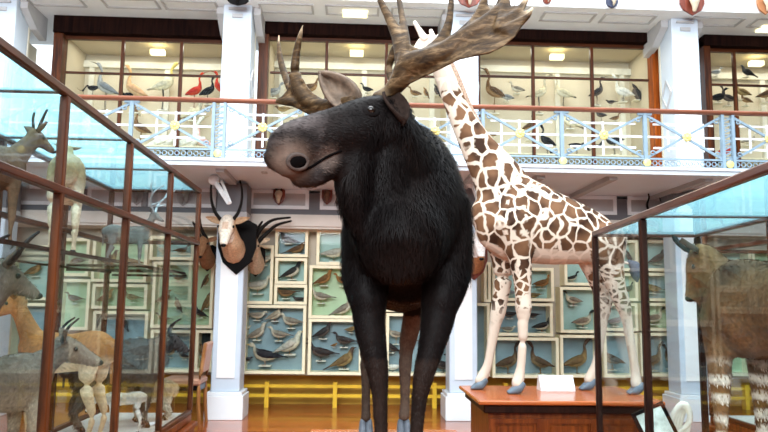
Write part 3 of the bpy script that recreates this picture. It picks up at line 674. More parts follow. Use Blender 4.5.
for px, py, L, k, s, f, d in [
 (106, 88, 24, 'wader', 'grey', 'l', 'grey and black stork standing tall in the left gallery case'),
 (93, 88, 12, 'bend', 'black', 'l', 'small black ibis beside the stork in the left gallery case'),
 (135, 90, 24, 'wader', 'spoon', 'l', 'pale orange spoonbill in the left gallery case'),
 (128, 95, 12, 'bend', 'black', 'l', 'small black bird below the orange spoonbill'),
 (164, 85, 24, 'crane', 'stork', 'r', 'white bird with yellow head, middle of the left gallery case'),
 (195, 91, 18, 'wader', 'red', 'r', 'red ibis facing right behind the left gallery rail'),
 (208, 91, 17, 'ibis', 'black', 'r', 'black ibis between the two red ibises'),
 (221, 88, 18, 'ibis', 'red', 'l', 'red ibis facing left next to the left column'),
 (193, 113, 22, 'dive', 'crane', 'r', 'pale bird just under the handrail left of the left column'),
 (163, 142, 28, 'goose', 'white', 'r', 'large white bird behind the railing rosette at left'),
 (188, 143, 28, 'crane', 'white', 'r', 'tall white bird behind the railing, left of the left wide pillar'),
 (205, 143, 20, 'goose', 'pink', 'l', 'pink bird behind the left wide pillar of the railing'),
 (141, 128, 20, 'wader', 'brown', 'l', 'brown long-necked bird behind the railing above the glass case'),
 (273, 92, 18, 'duck', 'grey', 'r', 'grey bird at the left end of the case behind the antlers'),
 (283, 109, 13, 'flat', 'gold', 'l', 'small brown bird just under the handrail left of the moose brow'),
 (309, 88, 20, 'duck', 'brown', 'r', 'brown bird seen between the far antler and the moose ear'),
 (297, 92, 14, 'duck', 'gold', 'l', 'golden bird behind the far antler tine'),
 (367, 89, 11, 'duck', 'black', 'l', 'small black duck seen just above the moose brow'),
 (270, 127, 13, 'curlew', 'brown', 'r', 'brown wader behind the railing left of the moose muzzle'),
 (258, 139, 12, 'duck', 'grey', 'l', 'small grey bird low behind the railing left of the muzzle'),
 (415, 93, 12, 'duck', 'brown', 'l', 'brown bird left of the giraffe neck, first of three'),
 (426, 93, 10, 'stand', 'brown', 'l', 'brown upright bird left of the giraffe neck, second of three'),
 (437, 91, 12, 'stand', 'dark', 'l', 'dark upright bird touching the giraffe neck'),
 (494, 92, 23, 'wader', 'brown', 'l', 'large brown long-necked bird at the left end of the case above the giraffe'),
 (507, 97, 13, 'duck', 'grey', 'l', 'blue-grey bird next to the large brown long-necked one'),
 (517, 89, 14, 'duck', 'gull', 'l', 'pale brown bird above the blue-grey one'),
 (539, 93, 20, 'crane', 'crane', 'r', 'pale crane facing right, left one of the facing pair'),
 (563, 93, 20, 'crane', 'crane', 'l', 'pale crane facing left, right one of the facing pair'),
 (597, 92, 17, 'ibis', 'dark', 'r', 'dark ibis right of the second glazing bar above the giraffe'),
 (611, 102, 9, 'flat', 'dark', 'l', 'small dark bird beside the dark ibis'),
 (623, 92, 20, 'goose', 'white', 'l', 'white bird at the right end of the case above the giraffe'),
 (637, 94, 18, 'stand', 'dark', 'l', 'dark upright bird at the right jamb of the case'),
 (570, 122, 20, 'dive', 'crane', 'l', 'pale dark-tailed bird just under the handrail above the giraffe'),
 (601, 115, 11, 'curlew', 'dark', 'l', 'dark wader just under the handrail, right of the pale bird'),
 (615, 118, 10, 'duck', 'brown', 'r', 'small brown bird just under the handrail'),
 (614, 141, 18, 'bend', 'black', 'l', 'black bent-necked bird behind the railing cross above the giraffe rump'),
 (577, 146, 15, 'bend', 'black', 'r', 'black bird low behind the thin railing post'),
 (529, 126, 15, 'wader', 'brown', 'r', 'brown wader behind the railing rosette above the giraffe'),
 (547, 141, 18, 'ibis', 'black', 'l', 'black ibis right of the railing rosette'),
 (555, 156, 14, 'dive', 'black', 'l', 'black bird low behind the railing bottom band'),
 (493, 134, 10, 'flat', 'brown', 'r', 'tiny brown bird behind the middle wide pillar'),
 (725, 151, 15, 'duck', 'red', 'r', 'red-brown bird behind the railing right of the right column'),
 (717, 161, 12, 'duck', 'black', 'l', 'black bird low behind the railing right of the right column'),
 (749, 141, 15, 'duck', 'gull', 'r', 'pale bird behind the railing at the far right'),
 (742, 92, 16, 'goose', 'gold', 'l', 'golden-brown bird in the far right gallery case'),
 (746, 100, 12, 'goose', 'brown', 'l', 'smaller brown bird in the far right gallery case'),
 (728, 98, 16, 'goose', 'dark', 'l', 'big dark bird low in the far right gallery case'),
 (766, 94, 18, 'goose', 'brown', 'r', 'large brown bird at the right edge of the photo'),
 (718, 97, 18, 'duck', 'black', 'r', 'black bird beside the right column in the gallery case'),
 (747, 72, 14, 'dive', 'black', 'l', 'black bird perched high in the far right gallery case'),
 (716, 72, 12, 'gull', 'grey', 'r', 'grey bird perched high next to the right column'),
]:
    bird(px, py, L * 1.3, k, s, f, GB, d, 'bird', 'mounted birds in the gallery cases')
# ------------------------------------------------------------------ large glass cases
def glass_case(label, O, u, v, Lu, Lv, ztop, zbase, posts_u, zmid=None, shelf=None, grp='large glass display cases', roof=True, w=.05, pm=None, rm=None, base_h=None, posts_v=None):
    """O corner, u along the long side, v across; posts_u distances of uprights along u"""
    pm = pm or redwood; rm = rm or redwoodY
    O = V(O); u = V(u).normalized(); v = V(v).normalized(); Z = V((0, 0, 1))
    t = thing('glass_case', label, 'display case', O + u * Lu / 2 + v * Lv / 2, grp)
    def q(a, b, z): return O + u * a + v * b + Z * z
    def B(name, a0, a1, b0, b1, z0, z1, m, bev=0):
        bm = BM(); M = Matrix(((u.x, v.x, 0, O.x), (u.y, v.y, 0, O.y), (0, 0, 1, 0), (0, 0, 0, 1)))
        box(bm, a0, a1, b0, b1, z0, z1, M); return obj(name, bm, m, t, bevel=bev)
    B('base', -.05, Lu + .05, -.05, Lv + .05, 0, zbase * .55, plinf, .01)
    B('base_moulding', -.08, Lu + .08, -.08, Lv + .08, zbase * .55, zbase * .72, plinf, .012)
    B('base_top', -.02, Lu + .02, -.02, Lv + .02, zbase * .72, zbase, plinf, .012)
    B('case_floor', .04, Lu - .04, .04, Lv - .04, zbase, zbase + .012, mat('pale_case_floor', (.55, .50, .44), .7, var=.2, scale=5) if 'pale_case_floor' not in MATS else MATS['pale_case_floor'])
    for a in posts_u:
        for b in (0, Lv): B('upright', a - w / 2, a + w / 2, b - w / 2, b + w / 2, zbase, ztop - w, pm, .006)
    for b in (0, Lv):
        B('top_rail', -w / 2, Lu + w / 2, b - w / 2, b + w / 2, ztop - w, ztop, rm, .008)
        B('sill', -w / 2, Lu + w / 2, b - w / 2, b + w / 2, zbase, zbase + .04, rm, .006)
        if zmid: B('middle_rail', -w / 2, Lu + w / 2, b - w * .6, b + w * .6, zmid - .022, zmid + .022, rm, .006)
    for a in (0, Lu):
        B('end_rail', a - w / 2, a + w / 2, w / 2, Lv - w / 2, ztop - w, ztop, redwoodX if pm is redwood else rm, .006)
        if zmid: B('end_middle_rail', a - w / 2, a + w / 2, w / 2, Lv - w / 2, zmid - .02, zmid + .02, redwoodX, .005)
    for a in posts_u[1:-1]: B('roof_bar', a - .015, a + .015, w / 2, Lv - w / 2, ztop - .03, ztop - .005, rm)
    ps = sorted(posts_u)
    for a0, a1 in zip(ps, ps[1:]):
        for b in (0, Lv):
            for z0, z1 in (((zbase + .04, zmid - .022), (zmid + .022, ztop - w)) if zmid else ((zbase + .04, ztop - w),)):
                B('glass_pane', a0 + w / 2, a1 - w / 2, b - .003, b + .003, z0, z1, G)
        B('roof_glass', a0 + .015, a1 - .015, w / 2, Lv - w / 2, ztop - .022, ztop - .014, GT)
    for a in (0, Lu): B('end_glass', a - .003, a + .003, w / 2, Lv - w / 2, zbase + .04, ztop - w, G)
    if shelf:
        for z in shelf:
            B('shelf', .1, Lu - .05, .10, Lv - .08, z - .012, z, G)
            B('shelf_edge', .1, Lu - .05, .085, .10, z - .02, z + .005, darkedge); B('shelf_edge', .1, Lu - .05, Lv - .08, Lv - .065, z - .02, z + .005, darkedge)
            for a in posts_u[:2]: B('shelf_bracket', a + .06, a + .085, .08, Lv - .08, z - .045, z - .021, darkedge)
    return t
LX = -1.70
far = 7.75
glass_case('tall mahogany glass case filling the left side, with antelopes on two levels', (LX, far, 0), (0, -1, 0), (-1, 0, 0), 6.1, .95, P(197, 187, X=LX).z, .31,
           [0, 1.22, 2.44, 3.66, 4.88, 6.1], zmid=2.13, shelf=[1.80])
A = P(595, 234.5, Y=5.2)
ua = rad(5.0)
uR = V((-math.sin(ua), -math.cos(ua), 0)); vR = V((math.cos(ua), -math.sin(ua), 0))
glass_case('low dark-framed glass case in the right foreground holding the okapi', (A.x, A.y, 0), uR, vR, 3.3, .76, A.z + .025, .34, [0, 1.10, 3.3], w=.042, pm=darkedge, rm=wood('dark_brown_rail', (.045, .018, .014), (.11, .045, .032), .3, 'Y'))
glass_case('mahogany glass case at the far right behind the okapi case', (4.0, 7.75, 0), (0, -1, 0), (1, 0, 0), 5.0, .95, 2.78, .31, [0, 1.25, 2.5, 3.75, 5.0], zmid=2.13)
# giraffe plinth
px0 = P(479, 399.5, Z=.70); zt = .70
t = thing('giraffe_plinth', 'polished orange-brown wooden plinth with panelled front carrying the giraffe', 'plinth', (1.85, 6.4, 0))
xl, xr, yf, yb = P(478, 400, Z=zt).x, P(663, 401, Z=zt).x, P(520, 401, Z=zt).y, 7.05
obj('top', bx(xl, xr, yf, yb, zt - .035, zt), plinw, t, bevel=.008)
obj('top_moulding', bx(xl + .05, xr - .05, yf + .05, yb - .05, zt - .11, zt - .035), darkedge, t, bevel=.01)
obj('carcass', bx(xl + .1, xr - .1, yf + .12, yb - .1, 0, zt - .11), plinf, t)
xa, xb_ = xl + .1, xr - .1; n = 3; wd = (xb_ - xa) / n
for k in range(n + 1):
    x = xa + k * wd; obj('stile', bx(x - .05 if k else x, x + .05 if k < n else x, yf + .1, yf + .12, .1, zt - .16), plinf, t)
for k in range(n):
    x = xa + k * wd
    for q0, q1 in ((zt - .20, zt - .16), (.1, .16)): obj('panel_rail', bx(x + .05, x + wd - .05, yf + .1, yf + .12, q0, q1), plinf, t)
    obj('drawer_front', bx(x + .07, x + wd - .07, yf + .108, yf + .12, .18, zt - .22), plinf, t, bevel=.006)
obj('skirting', bx(xa - .03, xb_ + .03, yf + .08, yb - .07, 0, .09), darkedge, t, bevel=.01)
# moose plinth, almost wholly below the frame
zm_ = .665
t = thing('moose_plinth', 'low brown wooden plinth under the moose, at the bottom edge', 'plinth', (.22, 3.8, 0))
obj('top', bx(-.25, .72, 2.75, 4.80, zm_ - .03, zm_), plinw, t, bevel=.006)
obj('carcass', bx(-.21, .68, 2.79, 4.76, 0, zm_ - .03), plinf, t)
# wedge label on the giraffe plinth
a = P(541, 391, Z=zt); b2 = P(576, 391.5, Z=zt); h = 14.5 * a.y / FPX
t = thing('label_stand', 'white sloping label block standing on the giraffe plinth', 'label', ((a.x + b2.x) / 2, a.y, zt))
bm = BM(); x0, x1, y0 = a.x, b2.x, a.y
plate(bm, [((x0 + x1) / 2, y0, zt), ((x0 + x1) / 2, y0 + .16, zt), ((x0 + x1) / 2, y0 + .1, zt + h), ((x0 + x1) / 2, y0 + .07, zt + h), ((x0 + x1) / 2, y0, zt + .02)], x1 - x0, (1, 0, 0))
obj('block', bm, metalw, t)
bm = BM(); f0 = V((x0 + .01, y0 - .003, zt + .028)); f1 = V((x1 - .01, y0 - .003, zt + .028)); r = V((0, .068, h - .03))
for p in (): pass
plate(bm, [f0, f1, f1 + r, f0 + r], .004, (0, -h, .07)); obj('card', bm, papers, t)
# chair between the case end and the left column
cx = P(201, 395, Z=.0, ) if False else V((P(200, 395, Y=8.9).x, 8.9, 0))
t = thing('wooden_chair', 'wooden chair with tan leather seat and back, left of the left column', 'chair', cx)
ln = wood('chair_wood', (.20, .075, .02), (.38, .16, .05), .35)
sz = .50
for dx_, dy_, zt_ in ((-.38, -.2, sz), (-.38, .2, sz), (.02, -.2, .98), (.02, .2, .98)):
    b = BM(); tube(b, [(cx.x + dx_ + (.03 if dx_ > 0 else 0), cx.y + dy_, 0), (cx.x + dx_, cx.y + dy_, .45), (cx.x + dx_ + (.06 if dx_ > 0 else 0), cx.y + dy_, zt_)], [.02, .024, .018], seg=8)
    obj('leg', b, ln, t, smooth=True)
obj('seat', bx(cx.x - .42, cx.x + .04, cx.y - .23, cx.y + .23, sz - .01, sz + .07), leather, t, bevel=.02)
obj('seat_rail', bx(cx.x - .40, cx.x + .03, cx.y - .21, cx.y + .21, sz - .07, sz - .01), blackm, t)
b = BM(); box(b, -.02, .03, -.19, .19, 0, .36); bmesh.ops.transform(b, matrix=Matrix.Translation((cx.x + .03, cx.y, .64)) @ Matrix.Rotation(rad(7), 4, 'Y'), verts=b.verts[:])
obj('backrest', b, leather, t, bevel=.012)
# ------------------------------------------------------------------ the moose
nb = noise.noise
def PP(px, py, Y): return P(px, py, Y=Y)
def st(lst):
    """(px, py, Y, half height in photo px, half width in m or None)"""
    out = []
    for px, py, Y, a, b in lst:
        s = Y / FPX; out.append((PP(px, py, Y), a * s, b if b is not None else a * s))
    return out
MZ = .665
moose = thing('moose', 'large dark brown stuffed moose with broad antlers, head turned to the left', 'moose', (.24, 3.9, MZ))
b = BM()
# trunk, chest to rump
loft(b, st([(401, 234, 3.18, 54, .22), (403, 216, 3.35, 80, .295), (406, 214, 3.55, 92, .30), (405, 228, 3.95, 80, .32), (400, 240, 4.4, 72, .31), (396, 240, 4.8, 62, .27), (394, 244, 5.0, 42, .18)]), seg=20)
# hump and shoulders
loft(b, st([(406, 158, 3.22, 34, .12), (414, 160, 3.45, 36, .15), (412, 166, 3.8, 34, .15)]), seg=14)
loft(b, st([(448, 212, 3.45, 36, .10), (452, 262, 3.38, 26, .10), (443, 300, 3.33, 20, .085)]), seg=12)
loft(b, st([(360, 232, 3.42, 30, .09), (360, 270, 3.38, 24, .09), (367, 300, 3.33, 20, .085)]), seg=12)
# neck
loft(b, [(PP(404, 208, 3.42), .26, .24), (PP(400, 168, 3.25), .215, .185), (PP(392, 138, 3.12), .17, .135), (PP(384, 124, 3.04), .13, .11)], up=(0, -1, 0), seg=16)
# mane hanging under the jaw
loft(b, [(PP(358, 150, 3.03), .11, .10), (PP(353, 185, 3.03), .10, .085), (PP(360, 215, 3.08), .075, .07), (PP(371, 245, 3.12), .035, .035)], up=(0, -1, 0), seg=12)
loft(b, [(PP(385, 150, 3.08), .12, .12), (PP(385, 200, 3.12), .12, .12), (PP(392, 245, 3.16), .07, .08)], up=(0, -1, 0), seg=12)
# head
loft(b, st([(390, 121, 3.07, 27, .11), (372, 124, 3.02, 29, .11), (352, 129, 2.98, 28, .105), (332, 133, 2.95, 25, .088), (312, 139, 2.92, 25, .088), (294, 147, 2.89, 26, .092), (281, 155, 2.87, 22, .078), (275, 159, 2.86, 13, .05)]), seg=18)
loft(b, st([(360, 152, 3.0, 18, .06), (340, 158, 2.965, 13, .05), (323, 171, 2.935, 13, .05), (308, 177, 2.915, 12, .055), (298, 180, 2.905, 8, .045)]), seg=12)
ball(b, PP(290, 160, 2.855), .078, .058, .078)      # soft end of the muzzle
ball(b, PP(374, 104, 2.95), .045, .035, .03)      # brow
# legs
def leg(pts): loft(b, st([(x, y, Y, r, None) for x, y, Y, r in pts]), seg=12)
leg([(370, 285, 3.36, 20), (369, 320, 3.33, 17), (374, 352, 3.31, 13.5), (378, 374, 3.30, 11), (380, 400, 3.3, 8), (381, 440, 3.3, 7.2), (382, 462, 3.3, 9)])
leg([(441, 290, 3.36, 21), (437, 322, 3.33, 17), (430, 352, 3.31, 13), (424, 374, 3.30, 11), (419, 402, 3.3, 8), (416, 440, 3.3, 7.2), (415, 462, 3.3, 9)])
leg([(372, 270, 4.45, 26), (370, 310, 4.5, 13), (366, 345, 4.66, 8), (366, 380, 4.63, 5), (366, 408, 4.6, 4.6), (366, 418, 4.57, 5.6)])
leg([(421, 270, 4.45, 26), (416, 305, 4.5, 12.5), (407, 345, 4.66, 8.5), (405, 375, 4.63, 6), (405, 404, 4.6, 5), (404, 416, 4.57, 6)])
me = remesh(b, .016, 5)
blk = (.0030, .0024, .0026)
def mc(p, n):
    x = p.x; y = p.y; z = p.z
    c = mixc(blk, (.0065, .0045, .0040), .5 + .5 * nb(p * 5))
    # paler face and muzzle; highlight on top of the bridge painted in by height
    face = 1 - sstep(-.30, .02, x) if y < 3.2 else 0
    c = mixc(c, mixc((.012, .008, .007), (.075, .060, .058), .35 + .25 * sstep(2.12, 2.34, z) + .9 * nb(V((p.x * 9, p.y * 9, p.z * 22)))) if x < -.12 else mixc((.006, .004, .004), (.028, .020, .018), .5 + .8 * nb(p * 11)), face * (.55 + .45 * sstep(2.08, 2.3, z)))
    if y < 3.2 and x < -.16 and z < 2.08: c = mixc(c, (.014, .010, .009), .7)
    m = (p - PP(291, 160, 2.85)).length
    lip = (p - PP(326, 157, 2.9)).length
    c = mixc(c, (.085, .062, .052), (1 - sstep(.03, .075, lip)) * .8)
    c = mixc(c, (.10, .066, .05), (1 - sstep(.05, .12, m)) * .8)
    # light insides of the hind legs, brown fronts of the lower legs
    if z < 1.42 and y > 4.0: c = mixc(c, (.11, .07, .05), .35 + .5 * sstep(.10, .30, x))
    if z < 1.25 and y < 4.0: c = mixc(c, (.020, .012, .009), .5 + .4 * nb(p * 12))
    return c
paint(me, mc)
moose_bare = me
hair = mat('moose_hair', (1, 1, 1), .5, var=.25, scale=30, attr=True, spec=.045)
def mf(p, n):
    if p.z < .78: return None
    if p.y < 3.25 and p.z > 1.95 and p.x < .15 - (2.39 - p.z) * .52:                      # face
        d = V((.85, .2, -.35)); L = .017
        if (p - PP(291, 160, 2.85)).length < .085: return .007, .002, d
        return L, .0032, d
    if p.z < 1.62: return .018, .003, V((0, 0, -1))
    if p.y < 3.35: return (.03 if p.z > 2.27 else .060), .0036, V((.15 * (p.x - .2), -.1, -1))
    return .035, .0036, V((.3 * (p.x - .25), .35, -.8))
body = furry(me, 80000, mf, 3)
link('body', body, hair, moose, True)
# eye, nostril, mouth, ears
def glyph(name, px, py, rx, ry, rz, m, parent, base, off=-.004, turn=0):
    c, n = hit(base, px, py, off); q = n.to_track_quat('Z', 'Y').to_matrix().to_4x4()
    bm = BM(); ball(bm, c, rx, ry, rz, M=q @ Matrix.Rotation(rad(turn), 4, 'Z')); return obj(name, bm, m, parent, True)
glyph('eye_socket', 371, 111, .040, .028, .014, mat('dark_lid', (.004, .003, .003), .8, spec=.05), moose, moose_bare)
glyph('eye', 371, 110.5, .019, .018, .016, mat('eye_glass', (.006, .004, .003), .08, var=0, spec=.3), moose, moose_bare, .004)
nsm = mat('nostril_black', (.002, .0015, .0015), .9, spec=.02)
c_, n__ = hit(moose_bare, 298, 162, .004); q_ = n__.to_track_quat('Z', 'Y').to_matrix()
bm = BM(); rr_ = [c_ + q_ @ V((.041 * math.cos(a), .029 * math.sin(a), -.007)) for a in [k / 12 * 2 * math.pi for k in range(13)]]
tube(bm, rr_, [.010] * 13, seg=8, sub=2); obj('nostril_rim', bm, mat('nostril_rim_skin', (.050, .036, .031), .6, spec=.1, var=.3, scale=40, bump=.3), moose, True)
glyph('nostril', 298, 162, .038, .026, .012, nsm, moose, moose_bare, .001, 20)
bm = BM(); pts = [hit(moose_bare, px, py, .002)[0] for px, py in ((341, 151), (333, 154), (325, 158), (317, 163), (309, 168), (302, 171))]
tube(bm, pts, [.004, .006, .006, .006, .005, .003], seg=6); obj('mouth_line', bm, MATS['nostril_black'], moose, True)
# ears: cupped leaf with rim
def ear(name, base, tip, wid, face, m_in, m_out, parent, thick=.012):
    base = V(base); tip = V(tip); ax = tip - base; s = ax.cross(V(face)).normalized(); f = s.cross(ax).normalized()
    bm = BM(); rows = []
    for i in range(9):
        t = i / 8; wv = wid * math.sin(math.pi * (.16 + .84 * t) ** .8) ** .7 * .5 if t < 1 else .002
        row = []
        for j in range(7):
            a = (j / 6 - .5) * 2
            row.append(bm.verts.new(base + ax * t + s * wv * a + f * (-.35 * wid * (1 - a * a))))
        rows.append(row)
    for r0, r1 in zip(rows, rows[1:]):
        for j in range(6): bm.faces.new((r0[j], r0[j + 1], r1[j + 1], r1[j]))
    bmesh.ops.recalc_face_normals(bm, faces=bm.faces[:])
    bmesh.ops.solidify(bm, geom=bm.faces[:], thickness=thick)
    return obj(name, bm, m_in, parent, True)
earm = mat('moose_ear_hair', (.11, .075, .052), .6, var=.5, scale=30, bump=.3)
ear('ear', PP(354, 104, 3.10), PP(318, 71, 3.18), .15, PP(330, 85, 2) - PP(330, 85, 3), earm, None, moose, .016)
ear('ear', PP(391, 92, 2.96), PP(407, 120, 2.88), .12, (.5, -1, .2), mat('moose_ear_dark', (.016, .010, .008), .8, spec=.03, var=.4, scale=30, bump=.3), None, moose)
# hooves and tail
for x, y, Y in ((382, 470, 3.3), (415, 470, 3.3), (366, 424, 4.55), (404, 424, 4.55)):
    c = PP(x, y, Y); bm = BM()
    for s in (-1, 1): loft(bm, [((c.x + s * .018, c.y + .03, MZ + .085), .035, .022), ((c.x + s * .02, c.y, MZ + .04), .045, .026), ((c.x + s * .02, c.y - .05, MZ + .016), .016, .02)], seg=10)
    obj('hoof', bm, mat('dark_grey_hoof', (.10, .11, .13), .35, var=.3, scale=20) if 'dark_grey_hoof' not in MATS else MATS['dark_grey_hoof'], moose, True)
# antlers
antm, n_, l_, b_ = newmat('antler')
t_ = n_.new('ShaderNodeTexCoord'); m_ = n_.new('ShaderNodeMapping'); z_ = n_.new('ShaderNodeTexNoise'); r_ = n_.new('ShaderNodeValToRGB')
m_.inputs['Scale'].default_value = (5, 5, 16); m_.inputs['Rotation'].default_value = (0, rad(-25), 0)
l_.new(t_.outputs['Object'], m_.inputs[0]); l_.new(m_.outputs[0], z_.inputs['Vector']); z_.inputs['Scale'].default_value = 2.4; z_.inputs['Detail'].default_value = 8
z_.inputs['Roughness'].default_value = .65; z_.inputs['Distortion'].default_value = .5
l_.new(z_.outputs['Fac'], r_.inputs[0]); r_.color_ramp.elements[0].position = .33; r_.color_ramp.elements[0].color = (.010, .005, .002, 1)
r_.color_ramp.elements[1].position = .72; r_.color_ramp.elements[1].color = (.17, .110, .058, 1)
e_ = r_.color_ramp.elements.new(.5); e_.color = (.042, .023, .009, 1)
at_ = n_.new('ShaderNodeAttribute'); at_.attribute_name = 'Col'; x_ = n_.new('ShaderNodeMix'); x_.data_type = 'RGBA'
sp_ = n_.new('ShaderNodeSeparateColor'); l_.new(at_.outputs['Color'], sp_.inputs[0]); l_.new(sp_.outputs[0], x_.inputs[0])
l_.new(r_.outputs[0], x_.inputs[6]); x_.inputs[7].default_value = (.40, .30, .20, 1); l_.new(x_.outputs[2], b_.inputs['Base Color'])
bp_ = n_.new('ShaderNodeBump'); bp_.inputs['Strength'].default_value = .35; bp_.inputs['Distance'].default_value = .01; l_.new(z_.outputs['Fac'], bp_.inputs['Height']); l_.new(bp_.outputs[0], b_.inputs['Normal'])
b_.inputs['Roughness'].default_value = .5; b_.inputs['Specular IOR Level'].default_value = .12
def YR_(px, py): return 3.03 - (px - 380) * .0029 + max(0, 60 - py) * .0022
def ant(px, py, o=0): return PP(px, py, YR_(px, py) + o)
b = BM()
outl = [(398, 90), (420, 79), (440, 69.5), (459, 60), (475, 56.5), (489, 54), (503, 47), (515, 37), (521, 28), (525, 23), (530, 17), (534, 8), (528, 12), (523, 14.5), (524, 9), (530, -4), (524, 2), (517, 8.5), (511, 8),
        (509, -8), (507, -34), (502, -12), (496, 4), (491, 11), (488, 4), (488, -30), (484, -18), (481, 0), (476, 12), (468, 21), (460, 28), (452, 36), (440, 43), (430, 47.5), (420, 49), (412, 46), (405, 38), (396, 36), (396, 60), (396, 78)]
front = [ant(x, y, -.012) for x, y in outl]; back = [ant(x, y, .016) for x, y in outl]
fv = [b.verts.new(p) for p in front]; bv = [b.verts.new(p) for p in back]
ff = [b.faces.new(fv), b.faces.new(bv[::-1])]
for i in range(len(outl)): b.faces.new((fv[(i + 1) % len(outl)], fv[i], bv[i], bv[(i + 1) % len(outl)]))
bmesh.ops.triangulate(b, faces=ff)
def tine(pts): loft(b, [(ant(x, y, o), r * 2.9 / FPX, r * 2.9 / FPX * .8) for x, y, r, o in pts], up=(0, 0, 1), seg=10)
tine([(376, 97, 6, .03), (388, 92, 8, 0), (400, 80, 12, 0), (408, 66, 14, 0), (425, 60, 13, 0), (445, 52, 12, 0), (462, 40, 11, 0), (485, 25, 10, 0), (500, 10, 7, 0)])
tine([(403, 72, 10, 0), (400, 50, 8.5, 0), (396, 34, 7, -.01), (389, 18, 5.5, -.03), (381, 2, 4.2, -.05), (374, -16, 2.6, -.07), (370, -30, .8, -.08)])
tine([(404, 62, 10, 0), (405, 42, 7.5, 0), (403, 22, 5, .01), (399, 0, 4, .02), (396, -20, 2.5, .03), (395, -36, .8, .03)])
tine([(428, 55, 9, 0), (440, 44, 8, 0), (448, 26, 5.2, -.01), (451, 5, 4.2, -.02), (452, -18, 3, -.03), (450, -40, .8, -.04)])
tine([(468, 38, 9, 0), (475, 22, 6, -.005), (482, 6, 4.2, -.01), (486, -14, 3, -.015), (488, -34, .8, -.02)])
tine([(508, 32, 9, 0), (520, 22, 5, -.01), (528, 16, 3, -.02), (534, 8, .7, -.03)])
tine([(505, 24, 9, 0), (516, 14, 5, 0), (524, 5, 3, 0), (530, -5, .7, 0)])
tine([(500, 30, 8, 0), (503, 8, 6, 0), (505, -15, 4, 0), (507, -34, .7, 0)])
tine([(402, 38, 6, .03), (393, 54, 5.5, .06), (389, 68, 5, .08), (394, 82, 6, .05), (400, 88, 6, .02)])
anta = remesh(b, .0065, 4)
tips = [ant(*p) for p in ((534, 8), (530, -4), (373, -20), (395, -30), (451, -36), (487, -30))]
def ac(p, n):
    d = min((p - q).length for q in tips); return (1 - sstep(.01, .06, d),) * 3
paint(anta, lambda p, n: (max(ac(p, n)[0], .35 * (1 - sstep(.0, .06, (p - PP(381, 95, 3.0)).length))),) * 3)
link('antler', anta, antm, moose, True)
def YL(px): return 3.16 + (346 - px) * .0052
def anl(px, py, o=0): return PP(px, py, YL(px) + o)
b = BM()
outl = [(350, 98), (335, 100), (322, 98.5), (313, 93), (307, 86), (303, 78), (290, 78), (287, 90), (282, 96), (276, 99.5), (275, 103), (284, 105.5), (295, 107), (303, 112), (312, 116), (324, 112), (337, 108), (350, 104)]
fv = [b.verts.new(anl(x, y, -.012)) for x, y in outl]; bv = [b.verts.new(anl(x, y, .016)) for x, y in outl]
ff = [b.faces.new(fv), b.faces.new(bv[::-1])]
for i in range(len(outl)): b.faces.new((fv[(i + 1) % len(outl)], fv[i], bv[i], bv[(i + 1) % len(outl)]))
bmesh.ops.triangulate(b, faces=ff)
def tine2(pts): loft(b, [(anl(x, y, o), r * 3.4 / FPX, r * 3.4 / FPX * .75) for x, y, r, o in pts], up=(0, 0, 1), seg=10)
tine2([(352, 102, 6, -.02), (338, 103, 5.5, 0), (322, 105, 6.5, 0), (308, 101, 8, 0), (299, 90, 8, 0), (295, 74, 7, 0), (296, 56, 5.5, -.01), (299, 40, 4, -.02), (303, 25, .9, -.03)])
tine2([(296, 98, 6, .03), (288, 84, 4.6, .06), (282, 66, 4.6, .10), (279, 50, 3.4, .12), (279, 34, .8, .14)])
tine2([(300, 104, 6, 0), (288, 101, 4, 0), (277, 100, 1.5, 0)])
antb = remesh(b, .0065, 3)
tips = [anl(303, 28), anl(279, 36, .14)]
paint(antb, lambda p, n: (max(ac(p, n)[0], 0),) * 3)
link('antler', antb, antm, moose, True)

# ------------------------------------------------------------------ the giraffe
gz = .70
gir = thing('giraffe', 'young giraffe with brown net-like patches and white legs, standing on the wooden plinth', 'giraffe', (2.0, 6.6, gz))
b = BM()
loft(b, st([(487, 208, 6.6, 24, .15), (498, 214, 6.6, 38, .22), (515, 218, 6.6, 44, .27), (545, 227, 6.6, 39, .29), (575, 234, 6.6, 32, .26), (598, 239, 6.6, 25, .19), (608, 243, 6.6, 15, .11)]), seg=18)
loft(b, [(PP(507, 196, 6.6), .30, .17), (PP(494, 172, 6.6), .235, .14), (PP(476, 144, 6.6), .165, .115), (PP(458, 110, 6.6), .118, .09), (PP(443, 72, 6.6), .10, .075), (PP(436, 52, 6.58), .085, .07)], up=(1, 0, .5), seg=16)
loft(b, [(PP(437, 46, 6.58), .085, .075), (PP(427, 44, 6.52), .095, .08), (PP(417, 54, 6.46), .065, .055), (PP(409, 64, 6.40), .048, .042), (PP(405, 69, 6.38), .035, .035)], up=(-.4, 0, 1), seg=14)
def gl(pts): loft(b, st([(x, y, Y, r, None) for x, y, Y, r in pts]), seg=12)
gl([(514, 226, 6.47, 24), (519, 252, 6.44, 14), (522, 275, 6.44, 10), (523, 296, 6.44, 8.2), (523.5, 309, 6.44, 8.6), (523, 322, 6.44, 6), (522.5, 345, 6.44, 4.8), (521, 366, 6.44, 4.6), (519, 377, 6.44, 6), (517, 384, 6.42, 6)])
gl([(500, 230, 6.72, 22), (503, 256, 6.75, 13), (503, 280, 6.75, 9.5), (500, 300, 6.75, 8), (498, 312, 6.75, 8), (495, 325, 6.75, 6), (491, 348, 6.75, 4.7), (488, 364, 6.75, 4.6), (484, 374, 6.75, 5.6), (480, 381, 6.73, 5.5)])
gl([(604, 244, 6.50, 24), (610, 266, 6.46, 15), (616, 286, 6.46, 10), (624, 308, 6.46, 7.5), (627, 320, 6.46, 5.6), (631, 345, 6.46, 4.8), (635, 368, 6.46, 4.6), (636, 379, 6.46, 5.6), (636, 385, 6.44, 5.6)])
